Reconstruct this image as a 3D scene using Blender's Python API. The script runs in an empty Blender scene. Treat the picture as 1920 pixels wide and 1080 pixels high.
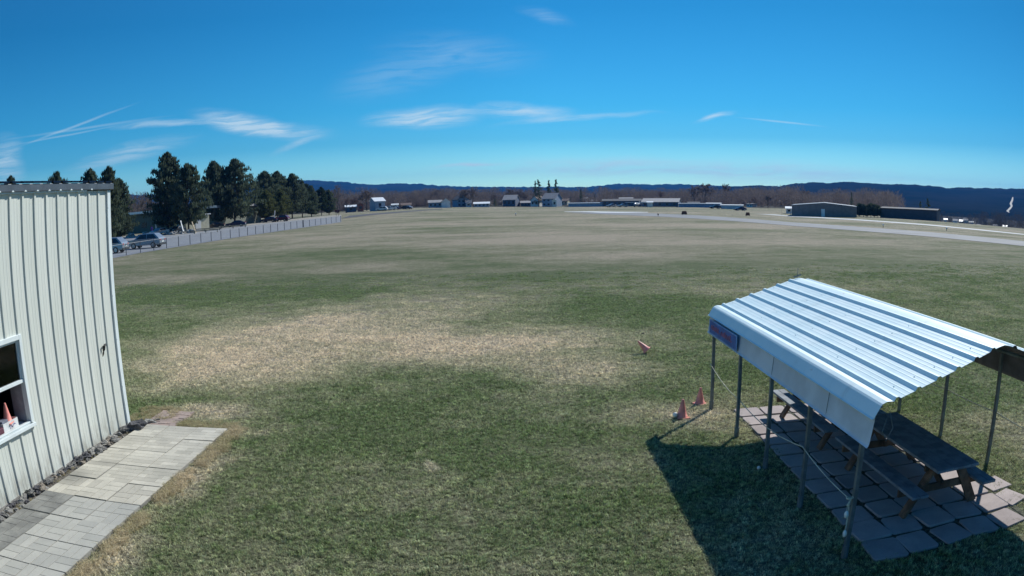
import bpy, math, random
import numpy as np
from mathutils import Vector, Matrix, noise as mnoise
R = math.radians
C = bpy.context.scene.collection
sc = bpy.context.scene

# ------------------------------------------------------------------ camera (wide security-camera lens, mapped exactly)
F1, F3, PITCH, ROLL, CAMH = 0.68525878, 0.04817832, 0.1224458, -0.02530776, 3.87818133
cd = bpy.data.cameras.new('camera')
cd.type = 'PANO'
for holder in (cd, getattr(cd, 'cycles', None)):
    if holder is None: continue
    try:
        holder.panorama_type = 'FISHEYE_LENS_POLYNOMIAL'
        holder.fisheye_fov = R(200)
        holder.fisheye_polynomial_k0 = 0.0
        holder.fisheye_polynomial_k1 = -F1/18.0
        holder.fisheye_polynomial_k2 = 0.0
        holder.fisheye_polynomial_k3 = -F3/18.0**3
        holder.fisheye_polynomial_k4 = 0.0
    except Exception: pass
cd.sensor_fit = 'HORIZONTAL'; cd.sensor_width = 36.0; cd.sensor_height = 20.25
cd.clip_start = 0.05; cd.clip_end = 30000
cam = bpy.data.objects.new('camera', cd); C.objects.link(cam); sc.camera = cam
cp, sp, cr, sr = math.cos(PITCH), math.sin(PITCH), math.cos(ROLL), math.sin(ROLL)
fw = Vector((0, cp, -sp)); u0 = Vector((0, sp, cp)); r0 = Vector((1, 0, 0))
rt = r0*cr+u0*sr; up = -r0*sr+u0*cr; bk = -fw
mw = Matrix(((rt.x, up.x, bk.x, 0), (rt.y, up.y, bk.y, 0), (rt.z, up.z, bk.z, CAMH), (0, 0, 0, 1)))
cam.matrix_world = mw

# ------------------------------------------------------------------ exposure
sc.view_settings.view_transform = 'Standard'; sc.view_settings.look = 'None'
sc.view_settings.gamma = 1.0; sc.view_settings.exposure = 0.0
sc.cycles.max_bounces = 5; sc.cycles.diffuse_bounces = 2; sc.cycles.glossy_bounces = 2
sc.cycles.transmission_bounces = 4; sc.cycles.volume_bounces = 0; sc.cycles.transparent_max_bounces = 8
sc.cycles.use_denoising = True

# ------------------------------------------------------------------ sun
SUNV = Vector((0.84, 0.96, 1.0)).normalized()
SUN_EL = math.asin(SUNV.z); SUN_AZ = math.atan2(SUNV.x, SUNV.y)
sl = bpy.data.lights.new('sun', 'SUN'); sl.energy = 5.0; sl.angle = R(0.53); sl.color = (1.0, 0.99, 0.935)
so = bpy.data.objects.new('sun', sl); C.objects.link(so)
so.rotation_mode = 'QUATERNION'; so.rotation_quaternion = SUNV.to_track_quat('Z', 'Y')

# ------------------------------------------------------------------ node helper
class NT:
    def __init__(s, tree): s.t = tree; s.n = tree.nodes; s.l = tree.links
    def node(s, typ, ins=None, **kw):
        nd = s.n.new(typ)
        for k, v in kw.items(): setattr(nd, k, v)
        for k, v in (ins or {}).items():
            if isinstance(v, bpy.types.NodeSocket): s.l.new(v, nd.inputs[k])
            else: nd.inputs[k].default_value = v
        return nd
    def math(s, op, a, b=None, c=None, clamp=False):
        nd = s.n.new('ShaderNodeMath'); nd.operation = op; nd.use_clamp = clamp
        for i, v in enumerate((a, b, c)):
            if v is None: continue
            if isinstance(v, bpy.types.NodeSocket): s.l.new(v, nd.inputs[i])
            else: nd.inputs[i].default_value = v
        return nd.outputs[0]
    def vmath(s, op, a, b=None):
        nd = s.n.new('ShaderNodeVectorMath'); nd.operation = op
        for i, v in enumerate((a, b)):
            if v is None: continue
            if isinstance(v, bpy.types.NodeSocket): s.l.new(v, nd.inputs[i])
            else: nd.inputs[i].default_value = v
        return nd.outputs['Value'] if op in ('LENGTH', 'DOT_PRODUCT') else nd.outputs[0]
    def mix(s, f, a, b, blend='MIX'):
        nd = s.n.new('ShaderNodeMix'); nd.data_type = 'RGBA'; nd.blend_type = blend
        for i, v in ((0, f), (6, a), (7, b)):
            if isinstance(v, bpy.types.NodeSocket): s.l.new(v, nd.inputs[i])
            else: nd.inputs[i].default_value = (*v, 1) if isinstance(v, tuple) and len(v) == 3 else v
        return nd.outputs[2]
    def noise(s, vec, scale, detail=3, rough=0.55, dist=0.0):
        nd = s.node('ShaderNodeTexNoise', {'Scale': scale, 'Detail': detail, 'Roughness': rough, 'Distortion': dist})
        if vec is not None: s.l.new(vec, nd.inputs['Vector'])
        return nd.outputs['Fac']
    def ramp(s, v, a, b, lo=0.0, hi=1.0, smooth=True):
        nd = s.node('ShaderNodeMapRange', {'From Min': a, 'From Max': b, 'To Min': lo, 'To Max': hi})
        nd.interpolation_type = 'SMOOTHSTEP' if smooth else 'LINEAR'
        s.l.new(v, nd.inputs['Value']); return nd.outputs[0]
    def map(s, vec, loc=(0, 0, 0), rot=(0, 0, 0), scale=(1, 1, 1), typ='TEXTURE'):
        nd = s.node('ShaderNodeMapping', {'Location': loc, 'Rotation': rot, 'Scale': scale}, vector_type=typ)
        s.l.new(vec, nd.inputs['Vector']); return nd.outputs[0]
    def blob(s, vec, cx, cy, rx, ry, ang=0.0, soft=0.0):
        m = s.map(vec, (cx, cy, 0), (0, 0, ang), (rx, ry, 1))
        return s.ramp(s.vmath('LENGTH', m), soft, 1.0, 1.0, 0.0)

# ------------------------------------------------------------------ world: Nishita sky with thin cirrus high above
w = bpy.data.worlds.new('World'); sc.world = w; w.use_nodes = True
T = NT(w.node_tree); T.n.clear()
sky = T.node('ShaderNodeTexSky'); sky.sky_type = 'NISHITA'; sky.sun_disc = False
sky.sun_elevation = SUN_EL; sky.sun_rotation = SUN_AZ
sky.air_density = 1.0; sky.dust_density = 0.3; sky.ozone_density = 2.5; sky.altitude = 100
co = T.node('ShaderNodeTexCoord').outputs['Generated']
sep = T.node('ShaderNodeSeparateXYZ', {0: co})
az = T.math('MULTIPLY', T.math('ARCTAN2', sep.outputs[0], sep.outputs[1]), 57.2958)
el = T.math('MULTIPLY', T.math('ARCSINE', sep.outputs[2]), 57.2958)
ae = T.node('ShaderNodeCombineXYZ', {0: az, 1: el}).outputs[0]
wob = T.node('ShaderNodeTexNoise', {'Vector': T.map(ae, scale=(7, 3.2, 1)), 'Scale': 1.0, 'Detail': 5}).outputs['Color']
aew = T.vmath('ADD', ae, T.vmath('MULTIPLY', T.vmath('SUBTRACT', wob, (0.5, 0.5, 0.5)), (3.2, 1.3, 0)))
clouds = [  # azimuth, elevation, half-length, half-height (degrees), tilt, strength
    (-20.8, 6.75, 5.4, 1.15, -12, .75), (-17.6, 5.9, 5.2, 1.05, -8, .6), (-27.5, 7.1, 6.0, 0.4, -1, .5),
    (-6.6, 6.4, 5.8, 1.15, 0, .75), (1.3, 6.6, 5.4, 0.85, -3, .5), (5.5, 6.1, 8.0, 0.35, 4, .35),
    (-8.7, 9.8, 7.0, 2.2, 12, .13), (-3.5, 11.5, 8.0, 2.0, -8, .12), (3.3, 14.2, 2.8, .9, -15, .16),
    (-30.5, 4.9, 7.0, 1.0, 10, .38), (-16.0, 4.7, 3.5, .35, 15, .3),
    (-41.4, 5.2, 2.2, 2.6, 0, .5), (16.2, 6.05, 2.0, .35, 12, .5),
    (6.0, 2.2, 14.0, 1.0, 0, .36), (15.5, 1.9, 13.0, 1.0, -2, .36), (24.0, 1.9, 11.0, 1.0, -4, .3), (-3.0, 2.5, 4.0, .22, 2, .5)]
cov = None
for cx, cy, a, b, tl, amp in clouds:
    bl = T.math('MULTIPLY', T.blob(aew, cx, cy, a, b, R(tl)), amp)
    cov = bl if cov is None else T.math('ADD', cov, bl)
streak = T.noise(T.map(aew, rot=(0, 0, R(3)), scale=(4.5, 0.42, 1)), 1.0, 7, 0.62, 0.6)
wisp = T.ramp(streak, 0.30, 0.66)
cov = T.math('MULTIPLY', cov, T.math('ADD', T.math('MULTIPLY', wisp, 1.15), 0.3))
aeh = T.vmath('ADD', ae, T.vmath('MULTIPLY', T.vmath('SUBTRACT', wob, (0.5, 0.5, 0.5)), (1.0, .25, 0)))
for cx, cy, a, b, tl, amp in [(-35.0, 7.5, 6.6, .16, 14, .36), (-34, 7.25, 9, .16, 3, .26), (21.5, 5.7, 4.5, .12, -5, .4), (-36, 6.8, 6, .12, 5, .3)]:
    cov = T.math('ADD', cov, T.math('MULTIPLY', T.blob(aeh, cx, cy, a, b, R(tl)), amp))
cov = T.math('MINIMUM', cov, 0.85)
cr_n = T.node('ShaderNodeValToRGB', {0: T.math('DIVIDE', el, 60.0)}); ramp_ = cr_n.color_ramp
for k, (pos_, c_) in enumerate([(0, (1.0, 1.6, 1.62)), (1.1, (.85, 1.52, 1.6)), (4.5, (.24, .82, 1.12)), (7, (.15, .76, 1.08)), (15, (.085, .64, .96)), (55, (.30, .95, 1.40))]):
    e_ = ramp_.elements[k] if k < 2 else ramp_.elements.new(pos_/60)
    e_.position = pos_/60; e_.color = (c_[0]/2, c_[1]/2, c_[2]/2, 1)
tint = T.mix(1.0, cr_n.outputs[0], T.mix(T.ramp(az, 3, 47, smooth=False), (2.0, 2.0, 2.0), (1.1, 1.2, 1.32)), 'MULTIPLY')
base = T.mix(1.0, sky.outputs[0], tint, 'MULTIPLY')
lit = T.mix(1.0, sky.outputs[0], (1.15, 1.25, 1.2), 'MULTIPLY')
col = T.mix(cov, base, T.mix(0.85, lit, (6.2, 8.0, 9.0)))
bg = T.node('ShaderNodeBackground', {'Color': col, 'Strength': 0.10})
T.l.new(bg.outputs[0], T.node('ShaderNodeOutputWorld').inputs[0])
w.cycles.sampling_method = 'MANUAL'; w.cycles.sample_map_resolution = 512

# ------------------------------------------------------------------ terrain and placement helpers
AZT = [-180, -60, -45, -13, -10.5, -6.4, -2.3, 1.8, 5.9, 10, 14.2, 18.4, 22, 27.4, 33.5, 38, 42, 50, 180]
DET = [240, 240, 220, 236, 300, 320, 330, 350, 330, 320, 310, 285, 235, 205, 195, 188, 182, 180, 180]
ZET = [0, 0, 0, 0, .2, .15, -.5, -1.05, -1.3, -1.35, -1.42, -1.85, -1.95, -1.75, -1.8, -2.0, -2.15, -2.2, -2.2]
def smooth(t):
    t = np.clip(t, 0, 1); return t*t*(3-2*t)
def Tz(x, y):
    a = np.degrees(np.arctan2(x, y)); d = np.hypot(x, y)
    De = np.interp(a, AZT, DET); ze = np.interp(a, AZT, ZET)
    drop = smooth((a-27)/7.0)*smooth((120-a)/30)
    z = ze*smooth((d-55)/(De-55))
    z = z-drop*15*smooth((d-De-6)/260.0)
    return z
def ray(px, py):
    dx, dy = (px-960)/960.0, (py-540)/960.0
    r = math.hypot(dx, dy)+1e-12; th = F1*r+F3*r**3
    v = rt*(dx/r*math.sin(th))+up*(-dy/r*math.sin(th))+fw*math.cos(th)
    return v
def far(px, py, d):            # the point at horizontal distance d in the direction of a photo point
    v = ray(px, py); k = d/math.hypot(v.x, v.y)
    return Vector((v.x*k, v.y*k, CAMH+v.z*k))
def on(px, py):                # where that direction meets the terrain
    lo, hi = 3.0, 3.0
    while hi < 2500:
        p = far(px, py, hi)
        if p.z < float(Tz(p.x, p.y)): break
        lo = hi; hi *= 1.03
    for _ in range(30):
        m = .5*(lo+hi); p = far(px, py, m)
        if p.z < float(Tz(p.x, p.y)): hi = m
        else: lo = m
    p = far(px, py, hi); return Vector((p.x, p.y, float(Tz(p.x, p.y))))
def ground_at(px, d):          # terrain point at distance d in the column of a photo x
    p = far(px, 400, d); return Vector((p.x, p.y, float(Tz(p.x, p.y))))
def size_at(px, y0, y1, d): return (far(px, y0, d)-far(px, y1, d)).z
def width_at(x0, x1, py, d):
    a, b = far(x0, py, d), far(x1, py, d); return math.hypot(a.x-b.x, a.y-b.y)

# ------------------------------------------------------------------ materials
MATS = {}
def M(name, col, rough=0.6, metal=0.0, var=0.12, scale=4.0, bump=0.0, bscale=40.0, spec=0.5, emit=None, col2=None, detail=4):
    if name in MATS: return MATS[name]
    m = bpy.data.materials.new(name); m.use_nodes = True
    t = NT(m.node_tree); t.n.clear()
    tc = t.node('ShaderNodeTexCoord').outputs['Object']
    n = t.noise(tc, scale, detail)
    c2 = col2 if col2 else tuple(max(0, c*(1-2.2*var)) for c in col)
    c1 = col if col2 else tuple(min(1, c*(1+var)) for c in col)
    c = t.mix(t.ramp(n, .35, .65), c2, c1)
    b = t.node('ShaderNodeBsdfPrincipled', {'Base Color': c, 'Roughness': rough, 'Metallic': metal, 'Specular IOR Level': spec})
    if bump:
        bn = t.node('ShaderNodeBump', {'Strength': bump, 'Distance': 0.02, 'Height': t.noise(tc, bscale, 5)})
        t.l.new(bn.outputs[0], b.inputs['Normal'])
    t.l.new(b.outputs[0], t.node('ShaderNodeOutputMaterial').inputs[0])
    MATS[name] = m; return m

# field colour shared by the ground sheet and the grass growing on it: green turf and dormant straw patches
DRY = [(-6.9, 16.8, 4.8, 3.8, 1.2), (-6.3, 22.5, 6.5, 5.5, 1.1), (-1.0, 19.6, 6.2, 4.1, 1.25), (1.5, 16.2, 3.0, 2.0, .8), (11, 62, 30, 22, .35), (40, 95, 60, 16, .5), (-9, 19, 4, 5, .5),
       (-3.0, 27.5, 7, 5.0, .75), (-8.0, 43, 8.0, 5.0, .7), (-21, 40, 8, 5, .45), (6.5, 46, 9, 6.5, .65), (2.5, 70, 17, 14, .75), (20, 60, 20, 13, .6),
       (-20, 78, 14, 12, .6), (3.1, 12.3, 2.3, 2.0, .75), (-1.25, 10.35, .32, .22, .9), (-1.45, 10.7, .2, .18, .6), (-4.7, 9.3, .55, 3.0, .8), (-4.8, 6.4, .75, 1.5, .85),
       (-6.0, 12.9, 1.9, .8, .9), (8.6, 8.5, 1.5, 4.5, .65), (-4.6, 11.9, 1.4, .7, .55), (12, 30, 8, 4, .35), (9.5, 22, 4, 5, .25)]
GRN = [(-16, 31.5, 8, 5.5, .9), (-8.8, 34, 6, 4.5, .75), (-7.8, 12.8, 2.4, 1.5, .3), (4.5, 25, 5.5, 4.0, .8), (2, 36, 7, 4.5, .7), (8, 40, 8, 4.0, .55),
       (-2.6, 12.3, 3.5, 2.2, .5), (0.2, 11.6, 2.2, .9, .7), (-12, 58, 11, 8, .4), (5.2, 15, 3.2, 3, .6), (1.0, 8.5, 2.6, 1.8, .5), (9, 12, 3, 3, .5), (-7, 31, 5, 2.5, .4)]
def turf_group():
    g = bpy.data.node_groups.new('turf_colour', 'ShaderNodeTree')
    g.interface.new_socket('Color', in_out='OUTPUT', socket_type='NodeSocketColor')
    g.interface.new_socket('Dry', in_out='OUTPUT', socket_type='NodeSocketFloat')
    t = NT(g)
    pos = t.node('ShaderNodeNewGeometry').outputs['Position']
    wv = t.node('ShaderNodeTexNoise', {'Vector': pos, 'Scale': 0.33, 'Detail': 6, 'Roughness': .68}).outputs['Color']
    sepp = t.node('ShaderNodeSeparateXYZ', {0: pos})
    amp = t.ramp(sepp.outputs[1], 4, 60, 1.6, 8.0, smooth=False)
    off = t.vmath('MULTIPLY', t.vmath('SUBTRACT', wv, (.5, .5, .5)), t.node('ShaderNodeCombineXYZ', {0: amp, 1: amp}).outputs[0])
    p = t.vmath('ADD', t.vmath('MULTIPLY', pos, (1, 1, 0)), off)
    acc = t.math('ADD', t.math('MULTIPLY', t.ramp(sepp.outputs[1], 22, 100), .44), 0.17)
    for cx, cy, a, b, am in DRY: acc = t.math('ADD', acc, t.math('MULTIPLY', t.blob(p, cx, cy, a, b), am*.75))
    for cx, cy, a, b, am in GRN: acc = t.math('SUBTRACT', acc, t.math('MULTIPLY', t.blob(p, cx, cy, a, b), am*.45))
    n1 = t.noise(pos, 0.55, 7, .65); n2 = t.noise(pos, 3.5, 6, .68); n3 = t.noise(t.map(pos, scale=(14, 5, 1)), 1.0, 5, .6)
    nb = t.noise(t.map(pos, scale=(26, 17, 1)), 1.0, 6, .66); fa = t.ramp(sepp.outputs[1], 24, 70)
    acc = t.math('ADD', acc, t.math('MULTIPLY', t.math('MULTIPLY', t.math('SUBTRACT', nb, .5), fa), 2.6))
    acc = t.math('ADD', acc, t.math('MULTIPLY', t.math('SUBTRACT', n1, .5), 1.3))
    acc = t.math('ADD', acc, t.math('MULTIPLY', t.math('SUBTRACT', n2, .5), 0.85))
    acc = t.math('ADD', acc, t.math('MULTIPLY', t.math('SUBTRACT', n3, .5), 1.1), clamp=True)
    gr = t.mix(t.noise(pos, 1.3, 5), (0.054, 0.082, 0.031), (0.138, 0.176, 0.075))
    gr = t.mix(t.ramp(t.noise(pos, 9, 3), .45, .7), gr, (0.18, 0.22, 0.105))
    dr = t.mix(t.noise(pos, 2.2, 6, .7), (0.27, 0.232, 0.170), (0.54, 0.475, 0.375))
    c = t.mix(acc, gr, dr)
    c = t.mix(1.0, c, (1.10, 1.08, 1.04), 'MULTIPLY')
    cl = t.noise(pos, 15, 5, .8); cl2 = t.noise(pos, 42, 3, .7)
    k = t.math('MULTIPLY', t.ramp(cl, .34, .66, .36, 1.72), t.ramp(cl2, .3, .7, .6, 1.4))
    c = t.mix(1.0, c, t.node('ShaderNodeCombineColor', {0: k, 1: k, 2: k}).outputs[0], 'MULTIPLY')
    o = t.node('NodeGroupOutput'); t.l.new(c, o.inputs[0]); t.l.new(acc, o.inputs[1])
    return g
TURF = turf_group()
def mat_ground():
    m = bpy.data.materials.new('turf_ground'); m.use_nodes = True
    t = NT(m.node_tree); t.n.clear()
    g = t.node('ShaderNodeGroup', node_tree=TURF)
    pos = t.node('ShaderNodeNewGeometry').outputs['Position']
    sepp = t.node('ShaderNodeSeparateXYZ', {0: pos})
    fine = t.noise(pos, 26, 5, .75); mid = t.noise(pos, 5.0, 7, .78)
    wd = t.ramp(fine, .3, .72, .62, 1.25)
    wd2 = t.ramp(mid, .3, .7, .72, 1.2)
    dist = t.vmath('LENGTH', pos)
    nearf = t.ramp(dist, 20, 38)
    c = t.mix(1.0, g.outputs[0], t.node('ShaderNodeCombineColor', {0: t.math('MULTIPLY', wd, wd2), 1: t.math('MULTIPLY', wd, wd2), 2: t.math('MULTIPLY', wd, wd2)}).outputs[0], 'MULTIPLY')
    soil = t.mix(nearf, t.mix(.25, c, (0.055, 0.048, 0.03)), t.mix(.25, c, (0.02, 0.025, 0.015)))
    wood = t.mix(t.noise(pos, .02, 5), (.020, .022, .016), (.05, .045, .036))
    soil = t.mix(t.ramp(dist, 325, 360), soil, wood)
    b = t.node('ShaderNodeBsdfPrincipled', {'Base Color': soil, 'Roughness': .95, 'Specular IOR Level': .15})
    bn = t.node('ShaderNodeBump', {'Strength': .8, 'Distance': .06, 'Height': t.math('ADD', fine, t.math('MULTIPLY', mid, 1.5))})
    t.l.new(bn.outputs[0], b.inputs['Normal'])
    t.l.new(b.outputs[0], t.node('ShaderNodeOutputMaterial').inputs[0]); return m
def mat_blades(name='turf_blades', tall=False):
    m = bpy.data.materials.new(name); m.use_nodes = True
    t = NT(m.node_tree); t.n.clear()
    g = t.node('ShaderNodeGroup', node_tree=TURF)
    oi = t.node('ShaderNodeObjectInfo').outputs['Random']
    ri = t.node('ShaderNodeNewGeometry').outputs['Random Per Island']
    k = t.math('ADD', t.math('MULTIPLY', ri, 1.1), 1.55)
    c = t.mix(1.0, g.outputs[0], t.node('ShaderNodeCombineColor', {0: k, 1: k, 2: k}).outputs[0], 'MULTIPLY')
    straw = (0.55, 0.50, 0.34)
    c = t.mix(t.ramp(ri, .80, .97, 0, .75 if not tall else 1.0), c, straw)
    if tall: c = t.mix(.6, c, (0.60, 0.47, 0.29))
    b = t.node('ShaderNodeBsdfPrincipled', {'Base Color': c, 'Roughness': .65, 'Specular IOR Level': .25})
    tr = t.node('ShaderNodeBsdfTranslucent', {'Color': c})
    mx = t.node('ShaderNodeMixShader', {0: .28}); t.l.new(b.outputs[0], mx.inputs[1]); t.l.new(tr.outputs[0], mx.inputs[2])
    t.l.new(mx.outputs[0], t.node('ShaderNodeOutputMaterial').inputs[0]); return m

# ------------------------------------------------------------------ mesh builder
class MB:
    def __init__(s): s.v = []; s.f = []
    def add(s, vs, fs):
        o = len(s.v); s.v += [tuple(p) for p in vs]; s.f += [tuple(i+o for i in f) for f in fs]; return s
    def box(s, lo, hi, rot=0.0, c=None):
        x0, y0, z0 = lo; x1, y1, z1 = hi
        vs = [(x0, y0, z0), (x1, y0, z0), (x1, y1, z0), (x0, y1, z0), (x0, y0, z1), (x1, y0, z1), (x1, y1, z1), (x0, y1, z1)]
        if rot:
            cx, cy = c if c else ((x0+x1)/2, (y0+y1)/2); ca, sa = math.cos(rot), math.sin(rot)
            vs = [((x-cx)*ca-(y-cy)*sa+cx, (x-cx)*sa+(y-cy)*ca+cy, z) for x, y, z in vs]
        return s.add(vs, [(0, 3, 2, 1), (4, 5, 6, 7), (0, 1, 5, 4), (1, 2, 6, 5), (2, 3, 7, 6), (3, 0, 4, 7)])
    def bar(s, a, b, wx, wz, upv=(0, 0, 1)):      # board between two points
        a, b = Vector(a), Vector(b); d = (b-a).normalized(); u = Vector(upv)
        if abs(d.dot(u)) > .98: u = Vector((0, 1, 0))
        r = d.cross(u).normalized(); u = r.cross(d)
        vs = []
        for p in (a, b):
            for i, j in ((-1, -1), (1, -1), (1, 1), (-1, 1)): vs.append(p+r*(i*wx/2)+u*(j*wz/2))
        return s.add(vs, [(0, 1, 2, 3), (7, 6, 5, 4), (0, 4, 5, 1), (1, 5, 6, 2), (2, 6, 7, 3), (3, 7, 4, 0)])
    def tube(s, pts, rad, n=6):
        pts = [Vector(p) for p in pts]; rad = [rad]*len(pts) if not hasattr(rad, '__len__') else rad
        vs = []; fs = []
        for i, p in enumerate(pts):
            d = (pts[min(i+1, len(pts)-1)]-pts[max(i-1, 0)]).normalized()
            u = Vector((0, 0, 1)) if abs(d.z) < .9 else Vector((0, 1, 0))
            r = d.cross(u).normalized(); u = r.cross(d)
            for k in range(n):
                a = 2*math.pi*k/n; vs.append(p+(r*math.cos(a)+u*math.sin(a))*rad[i])
        for i in range(len(pts)-1):
            for k in range(n):
                fs.append((i*n+k, i*n+(k+1) % n, (i+1)*n+(k+1) % n, (i+1)*n+k))
        fs.append(tuple(range(n))[::-1]); fs.append(tuple((len(pts)-1)*n+k for k in range(n)))
        return s.add(vs, fs)
    def prism(s, poly, a0, a1, axis=1):           # extrude a 2D outline along an axis
        n = len(poly); vs = []
        for a in (a0, a1):
            for p in poly:
                vs.append({0: (a, p[0], p[1]), 1: (p[0], a, p[1]), 2: (p[0], p[1], a)}[axis])
        fs = [tuple(range(n)), tuple(range(2*n-1, n-1, -1))]
        for i in range(n): j = (i+1) % n; fs.append((i, n+i, n+j, j))
        return s.add(vs, fs)
    def quad(s, a, b, c, d): return s.add([a, b, c, d], [(0, 1, 2, 3)])
    def ball(s, c, r, nu=12, nv=8, sc_=(1, 1, 1), rnd=None, amt=0.0):
        vs = []; fs = []
        for i in range(nv+1):
            th = math.pi*i/nv
            for j in range(nu):
                ph = 2*math.pi*j/nu; v = Vector((math.sin(th)*math.cos(ph), math.sin(th)*math.sin(ph), math.cos(th)))
                k = 1+(amt*mnoise.noise(v*1.6+Vector((rnd or 0, 0, 0))) if amt else 0)
                vs.append((c[0]+v.x*r*sc_[0]*k, c[1]+v.y*r*sc_[1]*k, c[2]+v.z*r*sc_[2]*k))
        for i in range(nv):
            for j in range(nu): fs.append((i*nu+j, (i+1)*nu+j, (i+1)*nu+(j+1) % nu, i*nu+(j+1) % nu))
        return s.add(vs, fs)
    def move(s, loc=(0, 0, 0), rz=0.0, k=1.0):
        ca, sa = math.cos(rz), math.sin(rz)
        s.v = [((x*ca-y*sa)*k+loc[0], (x*sa+y*ca)*k+loc[1], z*k+loc[2]) for x, y, z in s.v]; return s
    def mesh(s, name, mat, smooth_=False):
        me = bpy.data.meshes.new(name); me.from_pydata(s.v, [], s.f); me.validate(); me.update()
        me.materials.append(mat)
        if smooth_:
            me.polygons.foreach_set('use_smooth', [True]*len(me.polygons))
        return me
    def build(s, name, mat, parent=None, smooth_=False, loc=None, bevel=0.0):
        o = bpy.data.objects.new(name, s.mesh(name, mat, smooth_)); C.objects.link(o)
        if parent: o.parent = parent
        if loc is not None: o.location = loc
        if bevel:
            b = o.modifiers.new('bevel', 'BEVEL'); b.width = bevel; b.segments = 2; b.limit_method = 'ANGLE'
        return o
def tag(o, label=None, cat=None, group=None, kind=None):
    if label: o['label'] = label
    if cat: o['category'] = cat
    if group: o['group'] = group
    if kind: o['kind'] = kind
    return o
def empty(name, loc=(0, 0, 0), rz=0.0):
    o = bpy.data.objects.new(name, None); o.empty_display_size = .2; C.objects.link(o)
    o.location = loc; o.rotation_euler.z = rz; return o
KIDS = {}
def copy_tree(o, parent=None):
    c = o.copy(); C.objects.link(c)
    if parent: c.parent = parent
    for ch in [x for x in bpy.data.objects if x.parent == o]: copy_tree(ch, c)
    return c

# ================================================================== SETTING: ground
rnd = random.Random(7); nr = np.random.RandomState(5)
def build_ground():
    az_ = np.concatenate([np.arange(-180, -60, 4.0), np.arange(-60, 60, .6), np.arange(60, 180, 4.0)])
    rr = [0.0]
    r = 1.5
    while r < 9000: rr.append(r); r *= 1.045
    rr = np.array(rr)
    A, Rr = np.meshgrid(np.radians(az_), rr[1:])
    X = Rr*np.sin(A); Y = Rr*np.cos(A); Z = Tz(X, Y)
    n = len(az_); vs = [(0, 0, 0)]+[(float(a), float(b), float(c)) for a, b, c in zip(X.ravel(), Y.ravel(), Z.ravel())]
    fs = [(0, 1+(j+1) % n, 1+j) for j in range(n)]
    for i in range(len(rr)-2):
        for j in range(n):
            k = (j+1) % n; fs.append((1+i*n+j, 1+i*n+k, 1+(i+1)*n+k, 1+(i+1)*n+j))
    mb = MB(); mb.v = vs; mb.f = fs
    o = mb.build('ground', mat_ground(), smooth_=True); tag(o, kind='structure')
build_ground()

def sheet(name, pts, mat, lift=0.03, seg=24):     # a strip draped on the terrain; pts = list of (left, right) pairs of ground points
    vs = []; fs = []
    L = []
    for i in range(len(pts)-1):
        a0, b0 = pts[i]; a1, b1 = pts[i+1]
        for k in range(seg):
            t = k/seg; L.append((a0[0]*(1-t)+a1[0]*t, a0[1]*(1-t)+a1[1]*t, b0[0]*(1-t)+b1[0]*t, b0[1]*(1-t)+b1[1]*t))
    L.append((*pts[-1][0][:2], *pts[-1][1][:2]))
    for a in L:
        for m in range(5):
            s_ = m/4; x = a[0]*(1-s_)+a[2]*s_; y = a[1]*(1-s_)+a[3]*s_; vs.append((x, y, float(Tz(x, y))+lift))
    for i in range(len(L)-1):
        for m in range(4): fs.append((i*5+m, i*5+m+1, (i+1)*5+m+1, (i+1)*5+m))
    mb = MB(); mb.v = vs; mb.f = fs
    return tag(mb.build(name, mat), kind='structure')
asphalt = M('asphalt', (.19, .20, .215), .9, var=.12, scale=.5, col2=(.24, .25, .265), bump=.3, bscale=30)
concrete = M('pale_concrete', (.52, .52, .50), .85, scale=.3, var=.1)
gravel = M('gravel', (.33, .31, .27), .95, scale=1.5, var=.2, bump=.4)

# taxiway and runway: two parallel strips crossing the far right of the field
n0, n1 = on(1062, 398.8), on(1920, 462); f0, f1 = on(1085, 397.2), on(1920, 452.5)
def extend(a, b, k): return (a[0]+(b[0]-a[0])*k, a[1]+(b[1]-a[1])*k)
dirv = Vector(((n1-n0).x, (n1-n0).y)).normalized(); nrm = Vector((-dirv.y, dirv.x))
if nrm.y < 0: nrm = -nrm
P0 = Vector((n1.x, n1.y))
def strip_at(off0, off1, s0, s1):
    a = P0+dirv*s0; b = P0+dirv*s1
    return [((a+nrm*off0)[:], (a+nrm*off1)[:]), ((b+nrm*off0)[:], (b+nrm*off1)[:])]
SLEN = (n1-n0).length
wA = abs((Vector((f1.x, f1.y))-P0).dot(nrm))
tA = on(1920, 436.0); wB1 = abs((Vector((tA.x, tA.y))-P0).dot(nrm)); tB = on(1920, 438.5); wB0 = abs((Vector((tB.x, tB.y))-P0).dot(nrm))
sheet('taxiway', strip_at(0, wA, -SLEN, 60), M('taxiway_asphalt', (.20, .205, .21), .85, scale=.15, var=.08), .03, 60)
q1, q2 = on(1603, 409.6), on(1603, 413.0)
oB1 = abs((Vector((q1.x, q1.y))-P0).dot(nrm)); oB0 = abs((Vector((q2.x, q2.y))-P0).dot(nrm))
sheet('runway', strip_at(oB0, oB0+8, -SLEN, 60), M('runway_concrete', (.45, .46, .45), .8, scale=.1, var=.06), .03, 60)
c0 = [on(1066, 397.3), on(1100, 397.0), on(1130, 398.0), on(1160, 398.3), on(1210, 398.3)]
sheet('runway_glare', [((on(x, y1_)), (on(x, y0_))) for x, y0_, y1_ in ((1058, 397.0, 397.5), (1100, 396.6, 397.8), (1125, 396.9, 398.8), (1160, 397.4, 399.0), (1215, 397.8, 398.6))], M('pale_glare', (.8, .8, .78), .6), .05, 4)  # pale sheet, its colour painting the bright glare at the runway's far end

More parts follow.
